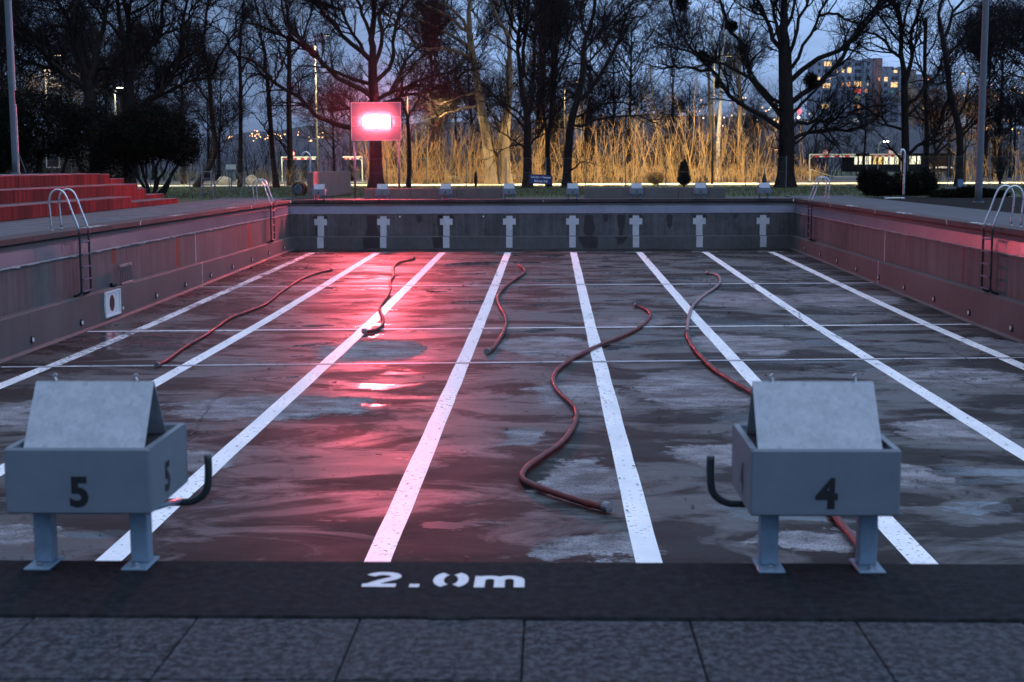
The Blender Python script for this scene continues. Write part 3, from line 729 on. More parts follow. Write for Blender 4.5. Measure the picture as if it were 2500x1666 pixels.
HL = {'a': 'red hose lying beside the leftmost worn lane line', 'b': 'short wavy red hose crossing a lane line in the brightest red glare', 'c': 'red hose snaking in the middle lane, open dark end towards the viewer', 'd': 'long dark red hose with double curve reaching nearest the centre of the floor', 'e1': 'pale pink hose joined to the dark hose behind the right block', 'e2': 'thick dark red hose passing behind the starting block numbered 4'}
def hose(k, rad, m):
    pts = HOSES[k]; x0, y0 = pts[0]
    r = thing('fire_hose', HL[k], 'hose', (x0, y0, fz(y0)), 'hoses lying on the pool floor')
    P = smooth_path([(a - x0, b - y0, fz(b) - fz(y0) + rad + .009) for a, b in pts], 6)
    MB().tube(P, [rad * (.93 + .07 * math.sin(i * 1.7) + .04 * math.sin(i * .43)) for i in range(len(P))], 10).out('hose_tube', m, r, smooth=True)
    ends = [0, -1] if k != 'e2' else [-1]
    for e_ in ends:
        a = P[e_]; b = P[1 if e_ == 0 else -2]; dr = (a - b).normalized(); up = Vector((0, 0, rad * .35))
        c = MB().tube([a - dr * .03 + up, a + dr * .05 + up, a + dr * .05 + up], rad * 1.42, 14, cap=False)
        c.tube([a + dr * .05 + up, a - dr * .02 + up], rad * 1.12, 14, cap=False); c.tube([a - dr * .03 + up, a - dr * .025 + up], rad * 1.42, 14)
        c.out('hose_coupling', M_coup, r)
        MB().tube([a + dr * .012 + up, a + dr * .016 + up], rad * 1.1, 14).out('coupling_mouth', M_black, r)
    return r
for k, rad, m in (('a', .034, M_hose), ('b', .042, M_hose), ('c', .042, M_hose), ('d', .040, M_hose), ('e1', .040, M_hosepale), ('e2', .046, M_hose)): hose(k, rad, m)

# ------------------------------------------------------------------ scoreboard
sb = thing('scoreboard', 'scoreboard on two posts with a glaring red digital display before the tree', 'scoreboard', (-6.82, 57.4, 0))
M_board = plain('board_panel', (.11, .11, .13), .5, var=.08, scale=3, bump=.02)
M_frame = plain('board_frame', (.3, .3, .34), .4, metal=.2, var=.05, bump=0)
for z0, z1 in ((2.40, 2.952), (2.972, 3.322), (3.342, 3.90)): MB().box((-1.0, 0, z0), (1.0, .12, z1)).out('panel', M_board, sb)
for a, b in (((-1.03, -.012, 2.37), (1.03, .13, 2.398)), ((-1.03, -.012, 3.902), (1.03, .13, 3.93)), ((-1.03, -.012, 2.398), (-1.002, .13, 3.902)), ((1.002, -.012, 2.398), (1.03, .13, 3.902)), ((-1.0, -.010, 2.953), (1.0, .11, 2.971)), ((-1.0, -.010, 3.323), (1.0, .11, 3.341))): MB().box(a, b).out('frame_bar', M_frame, sb)
for x in (-.92, .92): MB().tube([(x, .06, 0), (x, .06, 2.368)], .045, 12).out('post', M_darkpole, sb, smooth=True)
m_led, n_, b_ = newmat('red_led')
n_.put(b_, 'Base Color', (0, 0, 0, 1)); n_.put(b_, 'Emission Color', (1.0, .095, .125, 1)); n_.put(b_, 'Emission Strength', LED)
MB().box((-.56, -.045, 2.975), (.62, -.001, 3.32), .004).out('display_case', M_black, sb)
for i, (x0, x1) in enumerate(((-.535, -.31), (-.30, -.075), (-.065, .13), (.14, .355), (.365, .59))):
    dz = (.0, .012, .012, -.004, .008)[i]
    MB().box((x0, -.085, 2.99 - dz), (x1, -.047, 3.305 + dz), .012).out('display_digit', m_led, sb)

# ------------------------------------------------------------------ low walls, cabinets at the far end
def wallthing(name, lab, cat, a, b, m, bev=.012):
    o = MB().box(a, b, bev).out(name, m); o.location = (0, 0, 0); return tag(o, lab, cat)
for i, (x0, x1) in enumerate(((-7.18, -1.55), (1.74, 7.42))):
    r = thing('low_wall', ('low concrete bench wall below the scoreboard, tinted red' , 'low concrete bench wall on the right, behind starting blocks 3 and 2')[i], 'wall', (x0, 55.95, 0), 'low walls behind the far starting blocks')
    L = x1 - x0; k = 3
    for j in range(k): MB().box((j * L / k + .006, 0, 0), ((j + 1) * L / k - .006, .26, .42), .01).out('wall_segment', M_cab, r)
wallthing('concrete_partition', 'tall weathered concrete partition running back beside the far left starting block', 'wall', (-9.53, 56.2, 0), (-9.25, 66.7, 1.09), M_cab)
wallthing('concrete_plinth', 'long low pale concrete plinth behind the tall pole at right', 'plinth', (16.40, 56.6, 0), (18.4, 57.1, .38), M_cab)
r = MB().poly([(-.11, 0, 0), (.11, 0, 0), (.11, .12, .70), (-.11, .12, .70)], (0, .03, 0)).out('leaning_board', M_bluepale); r.location = (16.95, 56.42, 0); tag(r, 'narrow blue board leaning against the pale concrete plinth', 'board')

# bleachers
bl = thing('bleachers', 'concrete bleachers of three tiers with side steps, glowing red at left', 'bleachers', (-13.4, 0, 0))
TY = [(-13.4, 30.5, 45.15, 0, .375), (-14.2, 30.5, 48.5, .0, .75), (-15.0, 30.5, 47.0, .0, 1.12)]
SEG = 2.44
for k, (x, ya, yb, z0, z1) in enumerate(TY):
    yy = yb
    while yy > ya - 6:
        y2 = max(yy - SEG, ya - 6); x2 = x - .80 if k < 2 else x - 2.2
        MB().box((x2 + 13.4 + .003, y2 + .012, 0), (x + 13.4, yy, z1 - .031), .008).out('tier_segment', M_bleach, bl); MB().box((x2 + 13.4 + .003, y2 + .012, z1 - .03), (x + 13.4 + .015, yy, z1), .005).out('seat_slab', M_deckrow, bl); yy = y2
for (xa, xb, y0, y1, z1) in ((-14.2, -13.4, 45.17, 50.85, .187), (-14.2, -14.197 + .0, 48.5, 48.5, 0), (-15.0, -14.203, 49.62, 51.95, .33), (-15.0, -14.203, 48.52, 49.6, .56), (-15.8, -15.003, 48.05, 49.65, .93), (-15.8, -15.003, 47.02, 48.03, 1.10), (-15.8, -15.003, 49.67, 52.0, .56)):
    if y1 - y0 > .1: MB().box((xa + 13.4 + .003, y0, 0), (xb + 13.4, y1, z1 - .022), .008).out('side_step', M_bleach, bl); MB().box((xa + 13.4 + .003, y0, z1 - .021), (xb + 13.4 + .012, y1 + .004, z1), .004).out('step_slab', M_deckrow, bl)

# poles
def big_pole(x, y, h, r0_, r1_, lab, strip_=False, zb=0):
    r = thing('light_mast', lab, 'pole', (x, y, zb))
    MB().tube([(0, 0, 0), (0, 0, .5), (0, 0, h * .5), (0, 0, h)], [r0_, r0_, (r0_ + r1_) / 2, r1_], 20).out('shaft', M_darkpole, r, smooth=True)
    MB().tube([(0, 0, 0), (0, 0, .05)], r0_ * 1.6, 16).out('base_flange', M_darkpole, r)
    if strip_:
        for a, b in ((.05, 2.3), (2.75, 8)): MB().box((r0_ * .8, -.05, a), (r0_ * .8 + .06, .01, b)).out('lit_edge_strip', M_frame, r)  # pale strips added for the red-lit right edge of the shaft
        MB().tube([(r0_ * .9, 0, 1.0 - .2), (.35, 0, .05)], .012, 6).out('guy_wire', M_darkpole, r)
big_pole(15.04, 47.9, 14, .12, .09, 'tall grey pole at the right edge of the deck')
big_pole(-17.52, 46, 13, .10, .075, 'tall grey pole rising behind the left bleachers', True, 1.12 if False else 1.12)

# showers
def shower(x, y, h, s, lab, foot):
    r = thing('outdoor_shower', lab, 'shower', (x, y, 0))
    MB().tube(smooth_path([(0, 0, 0), (0, 0, h * .5), (0, 0, h - .22), (s * .05, 0, h - .07), (s * .17, 0, h), (s * .28, 0, h - .06), (s * .32, 0, h - .16)], 5), .045, 12).out('shower_pipe', M_steel, r, smooth=True)
    MB().tube([(0, 0, 0), (0, 0, .02)], .10, 12).out('shower_base', M_steel, r)
    MB().tube([(0, -.05, h * .55), (0, -.09, h * .55)], .03, 10).out('tap_button', M_steel, r)
    if foot: MB().tube([(0, 0, .03), (-.72, -.1, .03)], .025, 8).tube([(-.72, -.1, .0), (-.72, -.1, .09)], .03, 8).out('foot_bath_pipe', M_steel, r)
shower(-10.04, 60, 1.93, -1, 'curved metal shower pipe behind the concrete partition', False)
shower(13.88, 53.4, 1.86, -.45, 'slim blue grey shower post in front of the dark hedges', True)

# hose reel
r = thing('hose_reel', 'hose reel with a brown drum on a bent tube frame left of the partition', 'hose reel', (-10.28, 58.6, 0))
for y in (-.35, .35): MB().tube(smooth_path([(-.24, y, 0), (-.22, y, .5), (-.12, y, .92), (.0, y, .97)], 4), .018, 8).tube([(.24, y, 0), (0, y, .55), (-.22, y, 0)], .016, 8).out('reel_frame', M_darkpole, r)
dm = MB()
for i in range(9): dm.tube([(0 + .27 * math.cos(a), -.27 + i * .067, .38 + .27 * math.sin(a)) for a in np.linspace(0, 2 * PI, 17)], .034, 6, cap=False)
dm.out('coiled_hose', M_dryleaf, r); MB().tube([(0, -.32, .38), (0, .32, .38)], .2, 16).out('drum', M_darkpole, r)

# lifeguard chair
r = thing('lifeguard_chair', 'tall dark tubular lifeguard chair left of the far deck', 'chair', (-13.62, 56.2, 0))
for sx in (-1, 1):
    MB().tube([(sx * .28, -.15, 0), (sx * .16, -.05, 1.14)], .022, 8).out('leg', M_darkpole, r)
    MB().tube([(sx * .34, .45, 0), (sx * .16, .12, 1.1)], .022, 8).out('leg', M_darkpole, r)
for z in (.28, .58, .85): MB().tube([(-.25 + z * .06, -.14 + z * .09, z), (.25 - z * .06, -.14 + z * .09, z)], .018, 8).out('rung', M_darkpole, r)
MB().box((-.18, -.08, 1.10), (.18, .16, 1.14), .01).out('seat', M_darkpole, r)
# net post with guys
r = thing('net_post', 'dark net post with two slanting stays behind the far left ladder', 'post', (-12.9, 60.0, 0))
MB().tube([(0, 0, 0), (0, 0, 1.1)], .03, 8).out('post', M_darkpole, r)
MB().tube([(0, 0, .9), (-.7, .1, 0)], .015, 6).out('stay', M_darkpole, r); MB().tube([(0, 0, .9), (-.12, -.6, 0)], .015, 6).out('stay', M_darkpole, r)
r = thing('notice_stand', 'pale notice board on a dark post with slanting struts on the lit grass', 'sign', (-17.3, 76.5, 0))
MB().tube([(0, 0, 0), (0, 0, 1.9)], .04, 8).out('post', M_darkpole, r)
for s in (-1, 1): MB().tube([(0, 0, 1.35), (s * 1.15, 0, 0)], .025, 6).out('strut', M_darkpole, r)
MB().box((-.27, -.05, 1.15), (.27, -.045 + .03, 1.42), .004).out('board', M_barrier, r)

# boulders
def boulder(x, y, sx, sy, sz, lab, seed):
    import bmesh
    bm = bmesh.new(); bmesh.ops.create_icosphere(bm, subdivisions=3, radius=1); rr = random.Random(seed)
    ax = [Vector((rr.uniform(-1, 1), rr.uniform(-1, 1), rr.uniform(-.6, 1))).normalized() for _ in range(9)]
    for v_ in bm.verts:
        c = v_.co.copy()
        for a in ax:
            d_ = c.dot(a) - .78
            if d_ > 0: c -= a * d_
        v_.co = Vector((c.x * sx, c.y * sy, max(-.1, c.z * sz + sz * .7)))
    me = bpy.data.meshes.new('boulder'); bm.to_mesh(me); bm.free(); me.materials.append(M_rock)
    tag(inst('boulder', me, None, (x, y, 0)), lab, 'boulder', 'boulders by the lit path')
boulder(-22.9, 98.6, .55, .4, .36, 'rounded pale boulder by the path, left of the three', 1)
boulder(-21.75, 98.8, .42, .35, .27, 'low pale boulder by the path, middle of the three', 2)
boulder(-20.95, 98.6, .50, .4, .42, 'tallest pale boulder by the path with a slanted top', 3)

# ------------------------------------------------------------------ path, parking ground, fence
pm = plain('path_gravel', (.62, .58, .46), .9, var=.15, scale=1.5, bump=.2)
MB().box((-70, 92.2, -.06), (70, 99.7, -.012)).out('path', pm, kind='structure')
M_asph = plain('asphalt', (.06, .058, .055), .85, var=.25, scale=2, bump=.2)
MB().box((14, 103.5, -.06), (60, 150, -.014)).out('road', M_asph, kind='structure')
MB().box((-60, 103.5, -.06), (-13.2, 150, -.014)).out('road', M_asph, kind='structure')

def fence(x0, x1, y, lab):
    r = thing('wire_fence', lab, 'fence', (x0, y, 0), 'mesh fences along the lawn')
    n = int(round((x1 - x0) / 2.33)); st = (x1 - x0) / n
    pme = None
    for i in range(n + 1):
        if pme is None: pme = MB().tube([(0, 0, -.02), (0, 0, 1.78)], .028, 8).out('fence_post', M_darkpole, r).data
        else: inst('fence_post', pme, r, (i * st, 0, 0))
    for z in (.08, .9, 1.72): MB().tube([(0, 0, z), (x1 - x0, 0, z)], .006, 4).out('fence_wire', M_darkpole, r)
    # chain mesh of fine wires, one joined part
    L = x1 - x0; P = []
    for k in np.arange(-1.64, L, .16):
        for s in (1, -1):
            a0, a1 = (k, k + 1.64) if s > 0 else (k + 1.64, k)
            P.append([(min(max(a0, 0), L), 0, .08), (min(max(a1, 0), L), .004 * s, 1.72)])
    P = np.array(P); o = inst('fence_mesh', np_mesh('fence_mesh', [np_tubes(P, np.full(P.shape[:2], .0016), 3)], M_darkpole), r, kind='stuff')
fence(-39.15, 14.0, 80.5, 'wire mesh fence on slim dark posts across the lawn, left and centre')
fence(18.6, 42.0, 80.5, 'wire mesh fence on slim dark posts across the lawn at right')
# low tube railing
r = thing('low_railing', 'low thin tube railing beside the lit path at centre left', 'railing', (-6.7, 97, 0))
MB().tube([(0, 0, .53), (5.4, 0, .53)], .02, 6).out('rail', M_darkpole, r)
for i in range(10): MB().tube([(i * .6, 0, 0), (i * .6, 0, .53)], .014, 6).out('rail_post', M_darkpole, r)
# banner
r = thing('fence_banner', 'dark blue banner with pale lettering hanging tilted on the fence', 'banner', (-.16, 80.38, 0))
b = MB()
b.poly([(-.66, 0, .26), (.66, 0, .20), (.66, 0, .74), (-.66, 0, .82)], (0, .012, 0)).out('banner_sheet', M_blue, r)
M_let = plain('banner_lettering', (.8, .82, .9), .6, var=.05, bump=0)
for s_, z, sz in (('Schulen + Vereine', .62, .155), ('Bahnen 5-8', .40, .165)):
    q = text('lettering', s_, sz, M_let, r, (0, -.004, z), (PI / 2, math.radians(2.5), 0), 0, 1.0, .01)

# ------------------------------------------------------------------ height barriers and signs
def barrier(x0, x1, y, post, lab, grp):
    r = thing('height_barrier', lab, 'height barrier', (x0, y, 0), grp); L = x1 - x0; p0 = .04 if post < 0 else L - .04
    H = 2.1
    MB().box((p0 - .045, -.045, 0), (p0 + .045, .045, H - .1), .006).out('post', M_barrier, r)
    MB().box((0, -.04, H - .1), (L, .04, H), .006).out('crossbar', M_barrier, r)
    d_ = 1 if post < 0 else -1
    MB().tube([(p0, 0, H - .42), (p0 + d_ * .32, 0, H - .1)], .022, 6).out('brace', M_barrier, r)
    a = .42 if post < 0 else .15; b = L - (.1 if post < 0 else .36); n = 8
    for i in range(n):
        xa = a + (b - a) * i / n; xb = a + (b - a) * (i + 1) / n
        MB().box((xa, -.02, H - .26), (xb, .02, H - .15)).out('warning_stripe', M_red if (i % 2 == (0 if x0 > 0 else 0)) else M_stripe_white, r)
    for t in (a + .1, b - .1): MB().tube([(t, 0, H - .15), (t, 0, H - .1)], .008, 4).out('hanger', M_barrier, r)
G1 = 'height barriers at the car park entrances'
barrier(21.15, 24.85, 112, -1, 'pale height barrier with red white stripes, left one of the right entrance', G1)
barrier(25.95, 28.55, 112, 1, 'striped height barrier at right, behind the shower post and dark hedges', G1)
barrier(-22.53, -19.5, 118, -1, 'striped height barrier left of the concrete partition, round sign on its bar', G1)
barrier(-17.3, -15.57, 118, 1, 'short striped height barrier just left of the red lit tree trunk', G1)
def round_sign(x, y, z, r_, lab, turned=False):
    t = thing('round_sign', lab, 'traffic sign', (x, y, z), 'height limit signs'); 
    MB().tube([(0, 0, 0), (0, .012, 0)], r_, 28).out('sign_rim', M_red, t)
    MB().tube([(0, -.003, 0), (0, -.001, 0)], r_ * .74, 28).out('sign_face', M_stripe_white, t)
    for s in (1, -1): MB().poly([(-.05, -.005, s * r_ * .62), (.05, -.005, s * r_ * .62), (0, -.005, s * r_ * .36)], (0, .001, 0)).out('arrow_mark', M_digit, t)
    text('sign_figures', '2 m', r_ * .55, M_digit, t, (0, -.005, -.005), (PI / 2, 0, 0), 0, 1, .02)
    MB().tube([(0, .03, -r_ * 1.0), (0, .03, r_ * .5)], .02, 6).out('sign_bracket', M_barrier, t)
    if turned: t.rotation_euler.z = math.radians(70)
round_sign(22.42, 111.9, 2.22, .25, 'round red rimmed sign above the left bar of the right entrance')
round_sign(27.62, 111.9, 2.22, .25, 'round sign above the right bar of the right entrance')
round_sign(-21.55, 117.9, 2.36, .23, 'round red rimmed sign on the far left height barrier')
round_sign(-16.2, 117.9, 2.34, .23, 'round sign seen almost edge on beside the scoreboard post', True)
r = thing('parking_sign', 'small blue sign plate with white rim on a post near the right barrier', 'sign', (28.38, 111.2, 0))
MB().tube([(0, .03, 0), (0, .03, 2.2)], .03, 8).out('post', M_barrier, r); MB().box((-.15, -.01, 1.98), (.15, .0, 2.5), .004).out('sign_plate', M_stripe_white, r); MB().box((-.12, -.013, 2.01), (.12, -.0105, 2.47)).out('sign_face', M_bluepale, r)
r = thing('barrier_chain', 'thin slack chain hanging across the right entrance behind the ladder', 'chain', (20.9, 110, 0))
MB().tube(smooth_path([(0, 0, .9), (1.44, 0, .42), (2.6, 0, .28), (3.9, 0, .30)], 5), .012, 5).out('chain', M_barrier, r); MB().box((3.86, -.04, 0), (3.96, .04, .36)).out('chain_post', M_barrier, r); MB().box((-.05, -.04, 0), (.05, .04, .92)).out('chain_post', M_barrier, r)
r = thing('notice_sign', 'white notice panel on a post at the right picture edge beyond the lawn', 'sign', (35.7, 100, 0))
MB().tube([(0, .03, 0), (0, .03, 1.9)], .04, 8).out('post', M_barrier, r); MB().box((-.28, -.02, .95), (.4, .0, 1.75), .005).out('panel', M_stripe_white, r)

# ------------------------------------------------------------------ street lamps
def lamp(x, y, h, power, tilt, lab, arm=.9, cone=125, vis=6.0, c=(1.0, .74, .36)):
    r = thing('street_lamp', lab, 'street lamp', (x, y, 0), 'lamps along the path')
    MB().tube([(0, 0, -.03), (0, 0, 1.0), (0, 0, h)], [.085, .075, .045], 12).out('pole', M_path_pole if x < -17 and x > -20 else M_lamp, r, smooth=True)
    MB().tube(smooth_path([(0, 0, h), (.1, 0, h + .22), (arm * .5, .0, h + .3), (arm, 0, h + .32)], 4), .03, 8).out('arm', M_lamp, r, smooth=True)
    MB().box((arm - .1, -.13, h + .28), (arm + .5, .13, h + .38), .02).out('lamp_head', M_lamp, r)
    MB().box((arm - .02, -.10, h + .262), (arm + .42, .10, h + .279)).out('lamp_lens', emit('lamp_lens_glow', c, vis * .5), r)
    ld = bpy.data.lights.new('lamp_light', 'SPOT'); ld.energy = power * LAMP; ld.color = c; ld.spot_size = math.radians(cone); ld.spot_blend = .45; ld.shadow_soft_size = .12
    lo = bpy.data.objects.new('lamp_light', ld); col.objects.link(lo); lo.parent = r; lo.location = (arm + .2, 0, h + .24); lo.rotation_euler = (tilt, 0, 0)
WARM = (1.0, .72, .34); PALE = (1.0, .86, .55)
lamp(-17.75, 108, 11.0, 36000, math.radians(14), 'tall slim street lamp rising left of the scoreboard', .7, 120, 8, PALE)
lamp(11.33, 94, 8.2, 27000, math.radians(16), 'dark lamp pole among the lit birches right of centre', .8, 142, 1.5, WARM)
lamp(-9.3, 94.5, 6.4, 17000, math.radians(12), 'street lamp hidden behind the leaning lit trees', .8, 142, 1.5, WARM)
lamp(1.35, 94.5, 6.6, 15000, math.radians(12), 'street lamp behind the slanted dark tree', .8, 142, 1.5, WARM)
lamp(28.5, 95, 6.8, 12000, math.radians(10), 'street lamp above the right hand thicket', .8, 142, 1.5, WARM)
lamp(-26.6, 86, 5.9, 3000, 0, 'small park lamp glowing through the left trees', .1, 150, 24, (1, .93, .62))
lamp(-36.0, 100, 9.0, 22000, 0, 'street lamp over the path behind the left shrubs', .8, 125, 4, PALE)
def mini_lamp(x, y, h, c, lab):
    r = thing('street_lamp', lab, 'street lamp', (x, y, 0), 'lamps along the path')
    MB().tube(smooth_path([(0, 0, 0), (0, 0, h * .7), (.15, 0, h * .95), (.7, 0, h)], 4), .06, 8).out('pole', M_barrier, r)
    MB().box((.65, -.15, h - .06), (1.25, .15, h + .06), .02).out('lamp_head', emit('far_lamp_glow', c, 30), r)
mini_lamp(42.6, 180, 4.1, (1, .95, .7), 'small distant street lamp glowing between the right barriers')

# hairline cracks and a drain in the floor
def crack(pts, seed):
    rr = random.Random(seed); P = []
    for (xa, ya), (xb, yb) in zip(pts[:-1], pts[1:]):
        n = max(3, int(math.hypot(xb - xa, yb - ya) / .12))
        for i in range(n): P.append((xa + (xb - xa) * i / n + rr.uniform(-.04, .04), ya + (yb - ya) * i / n + rr.uniform(-.012, .012)))
    vs = []; fs = []
    for i, (x, y) in enumerate(P):
        h = rr.uniform(.002, .008) * (1 + y * .02); vs += [(x - h, y, fz(y) + .0125), (x + h, y, fz(y) + .0125)]
    link('floor_crack', vs, [(2 * i, 2 * i + 1, 2 * i + 3, 2 * i + 2) for i in range(len(P) - 1)], M_damp_shade, floor)
crack([(6.2, 40), (5.9, 36), (6.3, 33), (6.0, 30.6), (6.4, 28), (6.9, 25.2), (7.3, 22)], 1)
crack([(8.3, 28), (8.0, 25), (8.5, 21), (8.2, 18)], 2)
crack([(-4.6, 24.8), (-4.9, 21), (-4.4, 17.5), (-4.8, 14)], 3)
crack([(-1.6, 40), (-1.9, 36.5), (-1.5, 33), (-1.8, 30.5)], 5)

# ------------------------------------------------------------------ bare trees
def resample(pts, k):
    P = np.array([tuple(q) for q in smooth_path(pts, 5)]); d = np.concatenate([[0], np.cumsum(np.linalg.norm(np.diff(P, axis=0), axis=1))])
    t = np.linspace(0, d[-1], k); return np.stack([np.interp(t, d, P[:, i]) for i in range(3)], 1), d[-1]
def children(rg, P, R, L, per_m, lmin, lmax, ang, K, r0f, r1, up, wob, tmin=.12, cap=None):
    Nb, Kp, _ = P.shape
    cnt = np.maximum(1, rg.poisson(np.maximum(L * per_m, .01)))
    idx = np.repeat(np.arange(Nb), cnt)
    if cap and len(idx) > cap: idx = rg.choice(idx, cap, replace=False)
    n = len(idx); t = tmin + (1 - tmin) * rg.rand(n) ** .85
    s = t * (Kp - 1); i0 = np.minimum(s.astype(int), Kp - 2); fr = (s - i0)[:, None]
    p0 = P[idx, i0] * (1 - fr) + P[idx, i0 + 1] * fr; rr = R[idx, i0] * (1 - fr[:, 0]) + R[idx, i0 + 1] * fr[:, 0]
    T = P[idx, i0 + 1] - P[idx, i0]; T /= np.linalg.norm(T, axis=1, keepdims=True) + 1e-9
    q = rg.normal(size=(n, 3)); q -= T * (q * T).sum(1, keepdims=True); q /= np.linalg.norm(q, axis=1, keepdims=True) + 1e-9
    a = np.radians(rg.uniform(ang[0], ang[1], n))[:, None]
    D = T * np.cos(a) + q * np.sin(a); D[:, 2] += up * .6
    D /= np.linalg.norm(D, axis=1, keepdims=True)
    ln = rg.uniform(lmin, lmax, n) * (1.15 - .6 * t)
    C = np.empty((n, K, 3)); C[:, 0] = p0; st = (ln / (K - 1))[:, None]; d = D.copy()
    for k in range(1, K):
        d = d + rg.normal(size=(n, 3)) * wob; d[:, 2] += up / K; d /= np.linalg.norm(d, axis=1, keepdims=True)
        C[:, k] = C[:, k - 1] + d * st
    ra = np.minimum(rr * r0f, ln * .022 + .004)
    Rr = ra[:, None] + (np.minimum(r1, ra) - ra)[:, None] * np.linspace(0, 1, K)[None]
    return C, Rr, ln
def tree(X, Y, limbs, lab, seed, bark, twig, dens=1.0, grp='bare trees beyond the pool', twr=.009, spread=1.0, mist=(), low=0.0):
    rg = np.random.RandomState(seed)
    r = thing('bare_tree', lab, 'tree', (X, Y, -.02), grp)
    KP = 12; Ps = []; Rs = []; Ls = []
    for j, (ra, rb, pts) in enumerate(limbs):
        trunk = j == 0
        sl = 0 if trunk else rg.uniform(-.55, .55); x0 = pts[0][0]
        q = [(a, sl * abs(a - x0) + (0 if trunk else rg.normal() * .12 * (i > 0)), b) for i, (a, b) in enumerate(pts)]
        if trunk: q[0] = (q[0][0], 0, -.05)
        if q[-1][2] > 10.2 and not trunk:
            dv = np.array(q[-1]) - np.array(q[-2]); dv = dv / (np.linalg.norm(dv) + 1e-6); dv[2] = max(dv[2], .5); e1 = np.array(q[-1]) + dv * 1.8; e2 = e1 + dv * 1.4 + np.array([rg.normal() * .4, 0, .4]); q += [tuple(e1), tuple(e2)]; rb = max(2.0, rb * .5)
        P, L = resample(q, KP)
        P[1:-1] += rg.normal(size=(KP - 2, 3)) * (.0 if trunk else min(.07, L * .012))
        R = (np.linspace(ra, rb, KP) / 100.0)
        if trunk: R[0] *= 1.45; R[1] *= 1.08
        Ps.append(P); Rs.append(R); Ls.append(L)
    P = np.array(Ps); R = np.array(Rs); L = np.array(Ls)
    me = np_mesh('trunk', [np_tubes(P[:1], R[:1], 16)], bark); inst('trunk', me, r)
    if len(P) > 1: inst('limbs', np_mesh('limbs', [np_tubes(P[1:], R[1:], 8)], bark), r)
    PL, RL, LL = (P[1:], R[1:], L[1:]) if len(P) > 1 else (P, R, L)
    C1, R1, L1 = children(rg, P, R, np.concatenate([[L[0] * .25], L[1:]]) if len(P) > 1 else L, 2.6 * dens, 1.5 * spread, 3.6 * spread, (28, 62), 6, .6, .012, .25, .20, .16)
    C2, R2, L2 = children(rg, C1, R1, L1, 3.4 * dens, .7, 1.9, (25, 60), 5, .65, .007, .2, .22, .1)
    C3, R3, L3 = children(rg, C2, R2, L2, 4.8 * dens, .4, 1.1, (22, 60), 3, .7, .004, .15, .2, .1, cap=int(15000 * dens))
    R2 = np.maximum(R2, twr); R3 = np.maximum(R3, twr * .85)
    inst('crown', np_mesh('crown', [np_tubes(C1, R1, 5), np_tubes(C2, R2, 3), np_tubes(C3, R3, 3)], twig), r)
    for (a, b, s) in mist:
        n = 420; d = rg.normal(size=(n, 3)); d /= np.linalg.norm(d, axis=1, keepdims=True)
        pp = np.stack([d * .05, d * s * .6 + rg.normal(size=(n, 3)) * .05, d * s * rg.uniform(.8, 1.1, (n, 1))], 1) + np.array([a, 0, b])
        inst('mistletoe_ball', np_mesh('mistletoe_ball', [np_tubes(pp, np.full((n, 3), .013), 3)], M_leaf), r)
    return r
